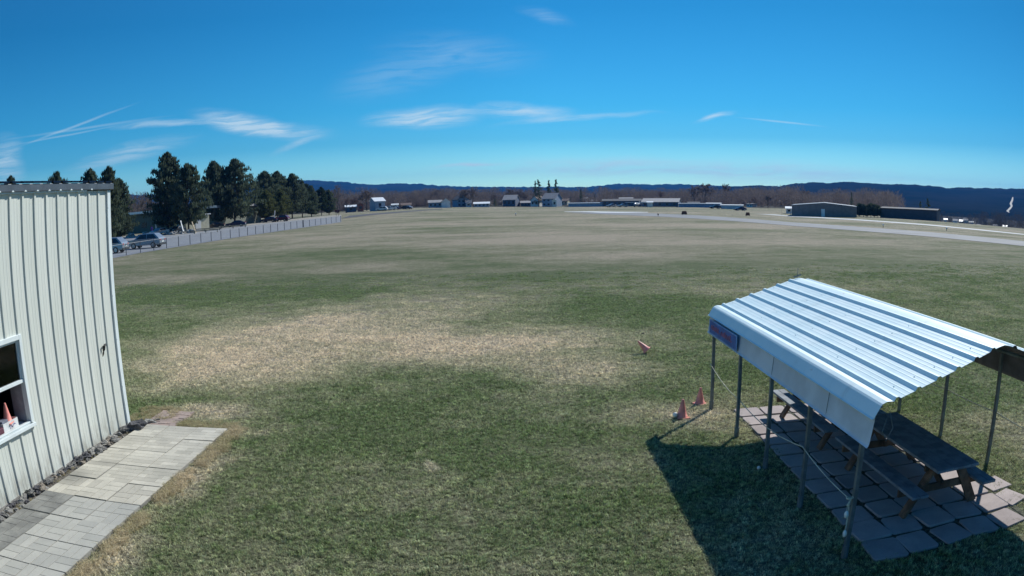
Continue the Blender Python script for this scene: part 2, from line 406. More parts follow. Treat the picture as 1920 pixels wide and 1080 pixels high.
# parking lot and road behind the wire fence on the left
FA, FB = on(259, 475), on(568, 426.5)
lot = []
for f_, l_ in (((150, 497), (150, 462)), ((259, 475.5), (225, 447)), ((362, 458.7), (330, 441)), ((457, 443.5), (420, 428)), ((568, 427.3), (540, 414.5)), ((640, 416.8), (640, 405)), ((690, 409), (700, 402))):
    lot.append((on(*f_), on(*l_)))
sheet('road', lot[:-1], asphalt, .03, 10)
sheet('road', [(on(640, 410), on(655, 404.5)), (on(720, 401.5), on(722, 398.8)), (on(800, 394.6), on(800, 393.2)), (on(830, 392.6), on(830, 391.6))], M('dark_asphalt', (.075, .075, .08), .9), .04, 10)
sheet('verge', [(on(225, 447.5), on(225, 444)), (on(330, 441.5), on(325, 438)), (on(420, 428.5), on(412, 425.8)), (on(540, 415), on(530, 412.5)), (on(640, 405.8), on(640, 402.5))], gravel, .035, 10)

# ================================================================== hills
def hill(name, pts, d, width, z0, mat, seedv, rough=.0035, back=1.5):
    ax = []; el_ = []
    for px, py in pts:
        p = far(px, py, d); ax.append(math.degrees(math.atan2(p.x, p.y))); el_.append(p.z)
    a = np.arange(ax[0], ax[-1], .12); zt = np.interp(a, ax, el_)
    rows = [0, .15, .35, .55, .75, .9, 1.0, 1.15, 1.5]
    vs = []; fs = []
    for i, t in enumerate(rows):
        for j, aa in enumerate(a):
            dd = d-width+width*t if t <= 1 else d+width*(t-1)*back
            x, y = dd*math.sin(R(aa)), dd*math.cos(R(aa))
            nv = mnoise.fractal(Vector((x/420+seedv, y/420, 0)), .9, 2.1, 5)
            fine = mnoise.fractal(Vector((x/30, y/30, seedv)), .8, 2.2, 4)
            h = zt[j]-z0
            if t <= 1:
                prof = t**1.25
                z = z0+h*prof*(1-.18*(1-t)*(1+nv))+(nv*h*.10*(1-t) if t < 1 else 0)*(t > 0)
                if t == 1: z = zt[j]+fine*d*rough*.35
            else: z = z0+h*(1-(t-1)*1.7)
            vs.append((x, y, z))
    n = len(a)
    for i in range(len(rows)-1):
        for j in range(n-1): fs.append((i*n+j, i*n+j+1, (i+1)*n+j+1, (i+1)*n+j))
    mb = MB(); mb.v = vs; mb.f = fs
    return tag(mb.build(name, mat, smooth_=True), kind='structure')
def mat_hill(name, dark, lightc):
    m = bpy.data.materials.new(name); m.use_nodes = True; t = NT(m.node_tree); t.n.clear()
    pos = t.node('ShaderNodeNewGeometry').outputs['Position']
    n = t.noise(t.map(pos, scale=(260, 260, 90)), 1.0, 8, .7); f = t.noise(pos, .06, 6, .75)
    c = t.mix(t.ramp(n, .38, .62), dark, lightc)
    c = t.mix(t.ramp(f, .35, .7), t.mix(.5, c, (.012, .018, .014)), c)
    b = t.node('ShaderNodeBsdfPrincipled', {'Base Color': c, 'Roughness': 1.0, 'Specular IOR Level': 0.0})
    bn = t.node('ShaderNodeBump', {'Strength': 1.0, 'Distance': 9.0, 'Height': t.math('ADD', f, n)})
    t.l.new(bn.outputs[0], b.inputs['Normal']); t.l.new(b.outputs[0], t.node('ShaderNodeOutputMaterial').inputs[0]); return m
hm1 = mat_hill('far_wooded_hills', (.008, .020, .020), (.028, .036, .036))
hm2 = mat_hill('near_wooded_hills', (.006, .013, .016), (.022, .027, .029))
hill('hills', [(-700, 330), (0, 372), (200, 364), (300, 366), (420, 352), (470, 344), (520, 342), (570, 338), (610, 339), (650, 342), (700, 347), (720, 345), (745, 343.5), (790, 345), (830, 348), (880, 350), (960, 350.5), (1050, 350), (1110, 350), (1135, 347), (1150, 345.4), (1200, 345), (1225, 347), (1245, 345), (1290, 346), (1340, 347.5), (1370, 349), (1430, 349), (1500, 350), (1700, 362), (2000, 380)], 4200, 2400, -6, hm1, 3.1)
hill('hills', [(1300, 352), (1380, 350), (1420, 347.5), (1455, 349.5), (1480, 345), (1500, 343), (1530, 342), (1560, 342.5), (1580, 341), (1600, 341.5), (1650, 344.5), (1700, 345.5), (1740, 347.5), (1775, 351.5), (1800, 352), (1860, 352), (1920, 354.5), (2100, 352), (2600, 400)], 2300, 1300, -18, hm2, 7.7)
# cleared strip running down the right-hand hillside
def hill_strip():
    pts = [(1899, 370, 2), (1898, 376, 3.6), (1895, 382, 4.2), (1897, 387, 3.5), (1893, 392, 5), (1889, 396, 4.5), (1892, 399, 2)]
    hob = [o for o in bpy.data.objects if o.name == 'hills.001'][0]
    dg = bpy.context.evaluated_depsgraph_get(); dg.update(); vs = []
    from mathutils.bvhtree import BVHTree
    me = hob.data; bv = BVHTree.FromPolygons([v.co[:] for v in me.vertices], [p.vertices[:] for p in me.polygons])
    for x, y, wd in pts:
        for s_ in (-.5, .5):
            dv = ray(x+s_*wd, y); h, nn, i, ds = bv.ray_cast(Vector((0, 0, CAMH)), dv)
            if h is None: h = far(x+s_*wd, y, 1500)
            vs.append(h-dv*4+Vector((0, 0, .5)))
    fs = [(2*i, 2*i+1, 2*i+3, 2*i+2) for i in range(len(pts)-1)]
    mb = MB(); mb.v = [tuple(v) for v in vs]; mb.f = fs
    tag(mb.build('hillside_track', M('pale_bare_earth', (.42, .40, .34), .9)), kind='structure')
hill_strip()

# ================================================================== trees
bark = M('bark', (.085, .065, .05), .95, scale=8, var=.3)
bark_g = M('grey_bark', (.115, .10, .088), .95, scale=8, var=.25)
def foliage(name, dark, lightc):
    m = bpy.data.materials.new(name); m.use_nodes = True; t = NT(m.node_tree); t.n.clear()
    tc = t.node('ShaderNodeTexCoord').outputs['Object']
    ri = t.node('ShaderNodeNewGeometry').outputs['Random Per Island']
    f = t.math('ADD', t.math('MULTIPLY', t.ramp(t.noise(tc, .7, 4), .35, .65), .6), t.math('MULTIPLY', ri, .4))
    c = t.mix(f, dark, lightc)
    b = t.node('ShaderNodeBsdfPrincipled', {'Base Color': c, 'Roughness': .7, 'Specular IOR Level': .2})
    tr = t.node('ShaderNodeBsdfTranslucent', {'Color': c}); mx = t.node('ShaderNodeMixShader', {0: .4}); t.l.new(b.outputs[0], mx.inputs[1]); t.l.new(tr.outputs[0], mx.inputs[2])
    t.l.new(mx.outputs[0], t.node('ShaderNodeOutputMaterial').inputs[0]); return m
needle_d = foliage('dark_needles', (.040, .056, .034), (.15, .185, .115))
needle_m = foliage('olive_needles', (.070, .085, .030), (.170, .185, .075))
twig_m = foliage('bare_twigs', (.105, .085, .078), (.24, .195, .175))
twig_r = foliage('reddish_twigs', (.085, .055, .048), (.16, .105, .09))
def tufts(mb, c, r, n, L, rn, flat=.7):
    c = Vector(c)
    for _ in range(n):
        v = Vector((rn.gauss(0, 1), rn.gauss(0, 1), rn.gauss(0, 1)*flat)); v.normalize(); v *= r*rn.random()**.45
        p = c+v; d = Vector((v.x*.8+rn.gauss(0, .4)*r, v.y*.8+rn.gauss(0, .4)*r, abs(rn.gauss(.35, .3))*r+.15)).normalized()
        s_ = d.cross(Vector((rn.gauss(0, 1), rn.gauss(0, 1), rn.gauss(0, 1)))).normalized()*(L*.28)
        l = L*rn.uniform(.6, 1.2)
        mb.add([p-s_, p+s_, p+d*l], [(0, 1, 2)])
def pine_meshes(seed, dens=1.0, wide=.24, bare=.12, pointy=1.0, mat=None):
    rn = random.Random(seed); tr = MB(); cr_ = MB()
    tr.tube([(0, 0, 0), (rn.uniform(-.01, .01), 0, .35), (rn.uniform(-.02, .02), rn.uniform(-.02, .02), .95)], [.018, .013, .003], 6)
    nb = int(100*dens)
    for i in range(nb):
        t = bare+(1-bare)*((i+.5)/nb)
        prof = (min(1.0, (t-bare)/.2+.55))*(1-((t-bare)/(1-bare))**(2.6*pointy))**.72
        ln = wide*max(.05, prof)*rn.uniform(.5, 1.28); a = i*2.4+rn.uniform(-.5, .5)
        e = Vector((math.cos(a)*ln, math.sin(a)*ln, t+ln*rn.uniform(.05, .35)))
        s0 = Vector((0, 0, t))
        tr.tube([s0, s0.lerp(e, .55)+Vector((0, 0, -.012)), e], [.004, .0028, .001], 3)
        for k in range(4):
            f = .38+.2*k; p = s0.lerp(e, min(1.02, f)); tufts(cr_, p, (.030+.018*prof)*(1.15 if k == 3 else 1), int(24*dens), .040, rn)
    tufts(cr_, (0, 0, .97), .022, 22, .03, rn, 1.4)
    return tr.mesh('trunk', bark), cr_.mesh('crown', mat or needle_d)
def fir_meshes(seed, mat=None, wide=.16, gaps=True):
    rn = random.Random(seed); tr = MB(); cr_ = MB()
    tr.tube([(0, 0, 0), (0, 0, .5), (0, 0, 1)], [.014, .009, .001], 5)
    for i in range(64):
        t = .12+.86*i/64
        if gaps and rn.random() < .12: continue
        ln = wide*(1-t)**.8*rn.uniform(.7, 1.25)+.008; a = rn.uniform(0, 6.28)
        e = Vector((math.cos(a)*ln, math.sin(a)*ln, t-.25*ln+.02)); s0 = Vector((0, 0, t))
        for k in range(3): tufts(cr_, s0.lerp(e, .3+.33*k), .016+.02*(1-t), 16, .026, rn, .5)
    return tr.mesh('trunk', bark), cr_.mesh('crown', mat or needle_d)
def bare_meshes(seed, spread=.36, n1=9, twigs=16, mat=None, thick=.0028, trunkm=None, upr=.55):
    rn = random.Random(seed); tr = MB(); cr_ = MB()
    tr.tube([(0, 0, 0), (rn.uniform(-.01, .01), 0, .15), (0, 0, .32), (rn.uniform(-.02, .02), 0, .62)], [.024, .018, .014, .005], 6)
    def grow(p, d, l, r, lev):
        mid = p+d*l*.5+Vector((rn.gauss(0, .04), rn.gauss(0, .04), 0))*l
        e = p+d*l+Vector((0, 0, .06*l))
        if lev < 2: tr.tube([p, mid, e], [r, r*.8, r*.5], 4)
        else:
            s_ = d.cross(Vector((rn.gauss(0, 1), rn.gauss(0, 1), rn.gauss(0, 1)))).normalized()*thick
            cr_.add([p-s_, p+s_, e+s_*.4, e-s_*.4], [(0, 1, 2, 3)])
        if lev >= 4: return
        for _ in range((3, 4, 4, 3)[lev]):
            t = rn.uniform(.35, 1.0); q = p.lerp(e, t)
            nd = (d*.75+Vector((rn.gauss(0, .55), rn.gauss(0, .55), rn.gauss(.25, .3)))).normalized()
            grow(q, nd, l*rn.uniform(.45, .72), r*.5, lev+1)
    for i in range(n1):
        z = .2+.42*i/n1+rn.uniform(-.02, .02); a = i*2.4+rn.uniform(-.4, .4)
        d = Vector((math.cos(a)*spread*1.5, math.sin(a)*spread*1.5, upr+.4*i/n1)).normalized()
        grow(Vector((0, 0, z)), d, .30*(1-.45*(i/n1)), .009, 0)
    return tr.mesh('trunk', trunkm or bark_g), cr_.mesh('crown', mat or twig_m)
PINES = [pine_meshes(11, 1.1, .30, .08), pine_meshes(12, 1.05, .37, .12, .9), pine_meshes(13, 1.05, .31, .08, .85), pine_meshes(14, 1.0, .37, .12, .9)]
OLIVE = [pine_meshes(21, 1.0, .36, .14, .7, needle_m), pine_meshes(22, 1.0, .40, .18, .6, needle_m)]
MIXED = [pine_meshes(23, 1.0, .34, .20, .8, foliage('mid_green_needles', (.022, .036, .018), (.052, .075, .032)))]
FIRS = [fir_meshes(31), fir_meshes(32, wide=.2), fir_meshes(33, wide=.13)]
BARE = [bare_meshes(41), bare_meshes(42, .42), bare_meshes(43, .30, upr=.7), bare_meshes(44, .36, mat=twig_r)]
def tree(meshes, loc, h, label, cat='tree', group=None, name='tree', sx=1.0):
    t = empty(name, loc, rnd.uniform(0, 6.28)); t.scale = (h*sx, h*sx, h)
    for me, nm in zip(meshes, ('trunk', 'crown')):
        o = bpy.data.objects.new(nm, me); C.objects.link(o); o.parent = t
    return tag(t, label, cat, group)
# near pines by the parking lot: photo x, base y, top y, kind, width factor, label
def tree_px(px, by, ty, meshes, label, d=None, name='pine_tree', sx=1.0, cat='pine tree', group=None, topx=None):
    p = on(px, by) if d is None else ground_at(px, d)
    dd = math.hypot(p.x, p.y); h = far(px, ty, dd).z-p.z
    return tree(meshes, (p.x, p.y, p.z-.05), h, label, cat, group, name, sx)
tree_px(316, 438, 291, PINES[0], 'tallest dark pine in front of the green building', sx=.92)
tree_px(354, 436, 311, PINES[1], 'dark pine with a pale trunk just right of the tallest pine', sx=.92)
tree_px(403, 427, 306, PINES[2], 'dark narrow pine left of the broad pine with a pointed double top', sx=1.0)
tree_px(441, 424, 302, PINES[3], 'broad dark pine, right member of the second tall pair', sx=1.02)
tree_px(497, 419, 324, PINES[1], 'dark round topped pine at the left end of the lower pine row', d=212, sx=1.0)
tree_px(521, 416, 324, PINES[0], 'dark pine second in the lower pine row behind the olive tree', d=222)
tree_px(548, 413, 328, PINES[3], 'dark pine with a crooked top above the parked dark vehicle', d=226)
tree_px(499, 413, 358, OLIVE[0], 'olive green bushy pine at the front of the lower pine row', d=196, sx=1.05)
tree_px(526, 411, 356, OLIVE[1], 'olive green pine beside the parked dark vehicle', d=203, sx=.95)
tree_px(567, 408, 342, MIXED[0], 'mid green pine with bare lower trunk, right of the dark vehicle', d=233, sx=.95)
tree_px(584, 407, 350, PINES[2], 'small dark pine near the right end of the pine row', d=240, sx=1.0)
tree_px(603, 405, 352, MIXED[0], 'mid green pine last but one at the right end of the pine row', d=255, sx=.85)
tree_px(617, 404, 357, PINES[0], 'lowest dark pine ending the pine row on the right', d=262)
tree_px(633, 402, 341, BARE[2], 'dense dark round tree standing just past the end of the pine row', d=290, name='bare_tree', cat='bare tree', sx=.8)
tree_px(650, 400, 366, BARE[3], 'low reddish bare tree beside the dense round tree', d=285, name='bare_tree', cat='bare tree', sx=1.1)
tree_px(204, 440, 317, PINES[0], 'dark pine rising just past the corner of the metal building', d=118, sx=.75)
tree_px(224, 442, 338, PINES[2], 'dark pine lower half hidden behind the metal building corner', d=128, sx=.85)
tree_px(171, 440, 321, PINES[1], 'dark pine top showing above the metal building roof, left of the corner one', d=125, sx=.7)
tree_px(108, 440, 326, PINES[3], 'rounded dark pine top above the middle of the metal roof', d=122, sx=.7)
tree_px(20, 440, 335, PINES[2], 'small dark pine tip above the far left of the metal roof', d=125, sx=.7)
tree_px(318, 425, 330, BARE[0], 'bare tree behind the green building between two pines', d=235, name='bare_tree', cat='bare tree')
for i, (px, ty) in enumerate([(238, 350), (252, 356), (266, 352), (278, 358), (292, 354)]):
    tree_px(px, 420, ty, BARE[i % 3], 'thin bare tree in the thicket behind the white edged roof', d=215+7*i, name='bare_tree', cat='bare tree', sx=1.1, group='bare thicket behind the green building')
# trees among the houses
BARE = [bare_meshes(51, .38, 11, thick=.0062), bare_meshes(52, .46, 11, thick=.0062), bare_meshes(53, .32, 11, thick=.0062, upr=.7), bare_meshes(54, .40, 11, mat=twig_r, thick=.0062)]
mid = [(688, 348, 320, BARE[1], 'large bare spreading tree beside the white roofed shed', 1.1), (702, 372, 300, BARE[3], 'small reddish bare tree left of the white roofed shed', 1.1),
       (664, 368, 330, BARE[3], 'reddish bare tree left of the large spreading tree', 1.2),
       (770, 364, 420, BARE[0], 'bare tree behind the row of parked vehicles', 1.3), (742, 362, 430, BARE[2], 'bare tree right of the white roofed shed', 1.3),
       (872, 347, 350, BARE[1], 'tall bare tree at the left of the blue grey two storey house', .8), (888, 346, 352, BARE[0], 'tall bare tree in front of the blue grey two storey house', .8),
       (820, 352, 430, BARE[2], 'bare tree rising behind the white fronted garage', 1.3), (798, 358, 440, BARE[1], 'bare tree left of the white fronted garage', 1.2),
       (958, 347, 400, BARE[1], 'tall bare tree behind the dark blue house', 1.0), (975, 352, 400, BARE[0], 'bare tree just right of the dark blue house', 1.0),
       (927, 360, 390, BARE[0], 'bare tree behind the dark round bush', 1.1), (985, 360, 420, BARE[2], 'bare tree between the dark blue house and the conifers', 1.1),
       (1323, 335, 400, BARE[1], 'tallest bare tree standing over the long blue shed', 1.15), (1302, 344, 410, BARE[0], 'bare tree left of the tallest one over the blue shed', 1.0),
       (1362, 340, 430, BARE[2], 'lone bare tree tip right of the tallest one', .8), (1240, 356, 430, BARE[3], 'bare tree behind the open sided hangar', 1.2),
       (1158, 352, 460, BARE[1], 'bare tree behind the left part of the dark hangar', 1.1), (1080, 366, 430, BARE[0], 'bare tree above the long low shed', 1.2),
       (1512, 350, 380, BARE[1], 'bare tree behind the left of the brown hangar', 1.0), (1440, 362, 350, BARE[2], 'bare tree left of the brown hangar', 1.2), (1415, 366, 380, BARE[3], 'bare tree behind the white trailer', 1.3)]
for px, ty, d, me, lb, sx in mid:
    tree_px(px, 390, ty, me, lb, d=d, name='bare_tree', cat='bare tree', sx=sx)
con = [(1011, 336.5, 350, FIRS[1], 'dark broad conifer behind the white porch house', 1.15), (1005, 338, 352, FIRS[0], 'slim conifer at the left edge of the broad conifer', .8),
       (1030, 336, 372, FIRS[2], 'thin spiky conifer left of the ragged one', 1.0), (1044, 335.5, 370, FIRS[0], 'ragged tall conifer behind the blue grey gabled house', 1.05),
       (1090, 353, 380, FIRS[1], 'small conifer above the long low shed', .9), (1116, 363, 420, FIRS[2], 'tiny conifer right above the long low shed', 1.2),
       (929, 372, 340, FIRS[1], 'dark pointed bush beside the dark blue house', 1.6), (1597, 360, 300, FIRS[1], 'dark conifer over the right end of the brown hangar', 1.0),
       (797, 366, 420, FIRS[2], 'slim dark conifer left of the white fronted garage', 1.0), (1740, 372, 330, FIRS[1], 'dark conifer above the long dark hangar', 1.1), (1726, 376, 330, FIRS[0], 'smaller conifer above the long dark hangar', 1.1)]
for px, ty, d, me, lb, sx in con:
    tree_px(px, 390, ty, me, lb, d=d, name='conifer', cat='conifer', sx=sx)
for i, px in enumerate([1612, 1619, 1626, 1633, 1640, 1646]):
    tree_px(px, 405, 381+(i % 3)*2, PINES[i % 4], 'dark evergreen in the screen between the two hangars', d=224, name='evergreen', cat='evergreen tree', sx=1.6, group='evergreen screen between the hangars')

# bare woods behind the houses reading as one mass
def woods(name, spans, seed, mats, lab):
    rn = np.random.RandomState(seed); vsl = []; fsl = []; off = 0; R_ = random.Random(seed)
    var = []
    for k in range(5):
        mb = MB(); q_ = random.Random(seed+k)
        mb.tube([(0, 0, 0), (0, 0, .7)], [.016, .004], 3)
        for _ in range(300):
            a = q_.uniform(0, 6.28); z = q_.uniform(.12, 1.0); rr_ = .42*math.sin(min(1, max(0, (z-.05)))*math.pi*.86)**.7*q_.random()**.4
            p = Vector((math.cos(a)*rr_, math.sin(a)*rr_, z)); d = Vector((math.cos(a)*.5+q_.gauss(0, .3), math.sin(a)*.5+q_.gauss(0, .3), .9)).normalized()
            s_ = d.cross(Vector((q_.gauss(0, 1), q_.gauss(0, 1), 0))).normalized()*.0075; l = q_.uniform(.09, .2)
            mb.add([p-s_-d*l*.5, p+s_-d*l*.5, p+d*l*.5], [(0, 1, 2)])
        var.append((np.array(mb.v), mb.f))
    for x0, x1, d0, d1, top, n in spans:
        for _ in range(n):
            px = R_.uniform(x0, x1); d = R_.uniform(d0, d1); g = ground_at(px, d)
            h = max(4.0, (far(px, top+R_.gauss(0, 4)+2, d).z-g.z)*R_.uniform(.75, 1.02)); sx = R_.uniform(.8, 1.25)
            v, f = var[R_.randrange(5)]; a = R_.uniform(0, 6.28); ca, sa = math.cos(a), math.sin(a)
            w_ = v.copy(); w_[:, 0] = (v[:, 0]*ca-v[:, 1]*sa)*h*sx+g.x; w_[:, 1] = (v[:, 0]*sa+v[:, 1]*ca)*h*sx+g.y; w_[:, 2] = v[:, 2]*h+g.z-.2
            vsl.append(w_); fsl += [tuple(i+off for i in ff) for ff in f]; off += len(v)
    mb = MB(); mb.v = [tuple(map(float, p)) for p in np.concatenate(vsl)]; mb.f = fsl
    return tag(mb.build(name, mats), lab, 'woods', kind='stuff')
woods('woods', [(560, 760, 340, 520, 357, 150), (760, 1000, 385, 560, 354, 190), (1000, 1130, 385, 560, 356, 110), (1130, 1420, 385, 600, 353, 260), (1400, 1500, 360, 560, 352, 110), (1480, 1680, 320, 560, 358, 190), (60, 340, 260, 330, 378, 90), (560, 1500, 375, 420, 370, 260)],
      3, twig_m, 'leafless grey brown woods behind the houses and hangars')
woods('woods', [(1640, 1930, 620, 900, 398, 150), (1640, 1960, 330, 520, 412, 60)], 5, foliage('valley_twigs', (.035, .034, .030), (.075, .065, .056)), 'dark leafless woods in the valley below the right-hand hill')

# ================================================================== buildings
def wall_mat(n, c): return M('wall_'+n, c, .75, scale=1.0, var=.06)
WHITE = wall_mat('white', (.72, .72, .70)); BLUE = wall_mat('blue_grey', (.26, .33, .42)); DARKB = wall_mat('dark_blue', (.10, .13, .19))
BROWN = wall_mat('taupe_metal', (.20, .175, .165)); BRICK = wall_mat('red_brick', (.30, .12, .09)); CREAM = wall_mat('cream', (.62, .58, .42)); GREENW = wall_mat('dull_green', (.14, .15, .115))
ROOFD = M('roof_dark', (.07, .07, .075), .85, scale=2, var=.15); ROOFG = M('roof_grey', (.30, .29, .29), .8, scale=2, var=.1); ROOFW = M('roof_white', (.88, .89, .88), .5, scale=2, var=.04)
ROOFB = M('roof_blue_grey', (.22, .27, .32), .7); ROOFBR = M('roof_brown', (.16, .11, .09), .85)
GLASSD = M('dark_window', (.02, .025, .035), .15, var=.1); DOORW = M('white_door', (.78, .78, .76), .6, var=.03)
def house(name, label, cat, x0, x1, by, ey, ry, d, wm, rm, axis='x', depth=9.0, yaw=0.0, wins=3, floors=1, doors=0, over=.35, gap=None, group=None, base_d=None):
    """walls from photo columns x0..x1 at distance d, eave at ey, ridge at ry; axis = ridge direction (x across, y towards viewer)"""
    xm = (x0+x1)/2; g = ground_at(xm, d); W = width_at(x0, x1, by, d); bz = g.z
    He = far(xm, ey, d).z-bz; Hr = far(xm, ry, d).z-bz; He = max(He, 1.5); Hr = max(Hr, He+.15)
    a = math.atan2(g.x, g.y)
    o = empty(name, (g.x, g.y, bz), -a+R(yaw)); o_ = o
    mb = MB()
    hw = W/2
    if axis == 'x':
        prof = [(0, -.6), (depth, -.6), (depth, He), (depth/2, Hr-.02), (0, He)]
        mb.prism([(p[0], p[1]) for p in prof], -hw, hw, 0)
        mb.build('wall', wm, o)
        r = MB(); t = .14
        sl = (Hr-He)/(depth/2)
        for s in (0, 1):
            y0 = -over if s == 0 else depth+over; z0 = He-over*sl
            r.add([(-hw-over, y0, z0), (hw+over, y0, z0), (hw+over, depth/2, Hr), (-hw-over, depth/2, Hr),
                   (-hw-over, y0, z0+t), (hw+over, y0, z0+t), (hw+over, depth/2, Hr+t), (-hw-over, depth/2, Hr+t)],
                  [(0, 1, 2, 3), (7, 6, 5, 4), (0, 4, 5, 1), (1, 5, 6, 2), (2, 6, 7, 3), (3, 7, 4, 0)])
        r.build('roof', rm, o)
    else:
        mb.prism([(-hw, -.6), (hw, -.6), (hw, He), (0, Hr-.02), (-hw, He)], 0, depth, 1); mb.build('wall', wm, o)
        r = MB(); t = .14; sl = (Hr-He)/hw
        for s in (-1, 1):
            xo = s*(hw+over); z0 = He-over*sl
            r.add([(xo, -over, z0), (0, -over, Hr), (0, depth+over, Hr), (xo, depth+over, z0), (xo, -over, z0+t), (0, -over, Hr+t), (0, depth+over, Hr+t), (xo, depth+over, z0+t)],
                  [(0, 1, 2, 3), (7, 6, 5, 4), (0, 4, 5, 1), (1, 5, 6, 2), (2, 6, 7, 3), (3, 7, 4, 0)])
        r.build('roof', rm, o)
    fh = He/floors
    for fl in range(floors):
        for k in range(wins):
            cx = -hw+W*(k+.5)/wins
            ww = min(1.1, W/wins*.45); z0 = fl*fh+fh*.38
            MB().box((cx-ww/2, -.05, z0), (cx+ww/2, .05, z0+fh*.4)).build('window', GLASSD, o)
    for k in range(doors):
        cx = -hw+W*(k+.5)/doors; ww = W/doors*.8
        MB().box((cx-ww/2, -.07, 0), (cx+ww/2, -.01, He*.8)).build('garage_door', DOORW, o)
    return tag(o, label, cat, group)
# left green building with white fascia and a cream section
def left_building():
    o = empty('workshop_building', (0, 0, 0))
    pts = [on(222, 441.5), on(300, 436), on(420, 428)]
    a, b = pts[0], pts[2]; d = (b-a); d.z = 0; L = d.length; d.normalize(); n = Vector((-d.y, d.x, 0)); n = n if n.y > 0 else -n
    a = a+n*8-d*14; L += 14
    H = 4.6
    L *= .86
    mb = MB(); mb.box((0, 0, -.5), (L, 30, H)); mb.build('wall', GREENW, o)
    f = MB(); f.box((-1.2, -1.2, H), (L+1.2, 31, H+.55)); f.build('roof', ROOFG, o)
    fs_ = MB(); fs_.box((-1.25, -1.26, H+.08), (L+1.25, -1.2, H+.62)); fs_.build('fascia', ROOFW, o)
    for k in range(5): MB().box((L*(.1+.11*k), -.05, 1.2), (L*(.1+.11*k)+1.6, .04, 2.6)).build('window', GLASSD, o)
    ang = math.atan2(d.y, d.x); o.location = a; o.rotation_euler.z = ang
    tag(o, 'long low green building with a white roof edge behind the dark pines', 'building')
left_building()
H = house
q_ = on(364, 433); o = empty('storage_shed', (q_.x, q_.y, 0), R(58))
MB().box((-3.2, -1.6, -.2), (3.2, 1.6, 3.3)).build('wall', CREAM, o); MB().box((-3.5, -1.9, 3.3), (3.5, 1.9, 3.5)).build('roof', ROOFW, o); MB().box((-.6, -1.64, 0), (.9, -1.58, 2.5)).build('door', DOORW, o)
tag(o, 'small cream walled shed in the sun behind the pine with the pale trunk', 'shed')
H('shed', 'open shed with a bright white sloping roof right of the large bare tree', 'shed', 703, 723, 391, 377, 370.5, 290, BLUE, ROOFW, 'x', 7, yaw=18, wins=1)
H('brick_shed', 'small red brick shed under the large bare tree', 'shed', 671, 682, 392, 384, 381, 300, BRICK, ROOFD, 'y', 6, wins=1)
H('dark_shed', 'low dark shed with a small white roof left of the brick shed', 'shed', 648, 668, 394, 388, 385, 300, DARKB, ROOFW, 'x', 6, wins=1)
H('carport_shed', 'small white roofed carport right of the parked vehicles', 'shed', 735, 747, 391, 384, 382.5, 330, WHITE, ROOFW, 'x', 6, wins=1)
H('low_cabin', 'low brown roofed cabin behind the grey trailer', 'shed', 753, 771, 391.5, 384.5, 381, 335, wall_mat('tan', (.42, .36, .28)), ROOFBR, 'x', 6, wins=2)
H('garage', 'white two door garage joined to a long blue grey shed', 'garage', 828, 845, 390.5, 378, 371.5, 325, WHITE, ROOFG, 'y', 9, wins=0, doors=2)
H('long_shed', 'long blue grey shed left of the white garage doors', 'shed', 804, 829, 391, 380, 375.5, 328, BLUE, ROOFG, 'x', 9, wins=3)
H('house', 'blue grey two storey house behind two tall bare trees', 'house', 858, 880, 389.5, 374, 366.5, 352, BLUE, ROOFD, 'y', 10, wins=3, floors=2, yaw=15)
H('house_annex', 'small white annex right of the blue grey two storey house', 'house', 874, 884, 389, 381, 376, 348, WHITE, ROOFG, 'x', 6, wins=1)
H('trailer_home', 'low pale blue trailer home between the two blue houses', 'trailer home', 889, 918, 388.5, 382.5, 379, 345, wall_mat('pale_blue', (.38, .44, .50)), ROOFW, 'x', 6, wins=4)
H('house', 'dark blue house with a steep pale grey roof beside the dark pointed bush', 'house', 943, 967, 388, 374.5, 366, 355, DARKB, ROOFG, 'x', 9, wins=3, yaw=-14)
H('house', 'white gable fronted house under the broad conifer', 'house', 995, 1010, 388, 375, 367.5, 350, WHITE, ROOFBR, 'y', 9, wins=2, yaw=-20)
H('dark_barn', 'low dark open fronted barn left of the white gable fronted house', 'barn', 977, 995, 388, 380.5, 377, 358, DARKB, ROOFG, 'x', 8, wins=3)
H('house', 'blue grey gabled house with a white porch front', 'house', 1016, 1042, 388, 372.5, 362.5, 345, BLUE, ROOFG, 'x', 9, wins=3, floors=2, yaw=-22)
H('porch', 'white sunlit porch at the right of the gabled house', 'porch', 1036, 1044, 388, 376, 373, 338, WHITE, ROOFW, 'y', 4, wins=1)
H('low_shed', 'long low pale blue shed on the field edge', 'shed', 1066, 1130, 388, 382.2, 380.5, 335, wall_mat('pale_steel_blue', (.30, .38, .50)), ROOFB, 'x', 12, wins=0)
H('hangar', 'long dark blue hangar with many small dark openings', 'hangar', 1130, 1203, 388, 377, 373.6, 335, DARKB, ROOFD, 'x', 16, wins=8)
H('rooftop_units', 'pale row of units showing above the long dark hangar', 'building', 1162, 1187, 380, 372.5, 370.8, 365, WHITE, ROOFG, 'x', 6, wins=0)
H('open_hangar', 'dark fronted hangar with a broad pale sloping roof', 'hangar', 1203, 1272, 388.5, 379, 372.5, 325, DARKB, ROOFG, 'x', 18, wins=5, yaw=-6)
H('aircraft_shelter', 'small white fronted bay at the left of the pale roofed hangar', 'hangar', 1214, 1224, 388.5, 379.5, 378, 318, WHITE, ROOFW, 'x', 3, wins=0)
H('blue_shed', 'long blue shed right of the pale roofed hangar', 'shed', 1273, 1352, 391, 384.5, 383, 315, wall_mat('steel_blue', (.20, .28, .42)), ROOFB, 'x', 10, wins=0)
H('blue_shed', 'shorter blue shed with a pale roof behind the dark parked car', 'shed', 1325, 1352, 390, 383.5, 381, 322, BLUE, ROOFW, 'x', 8, wins=1)
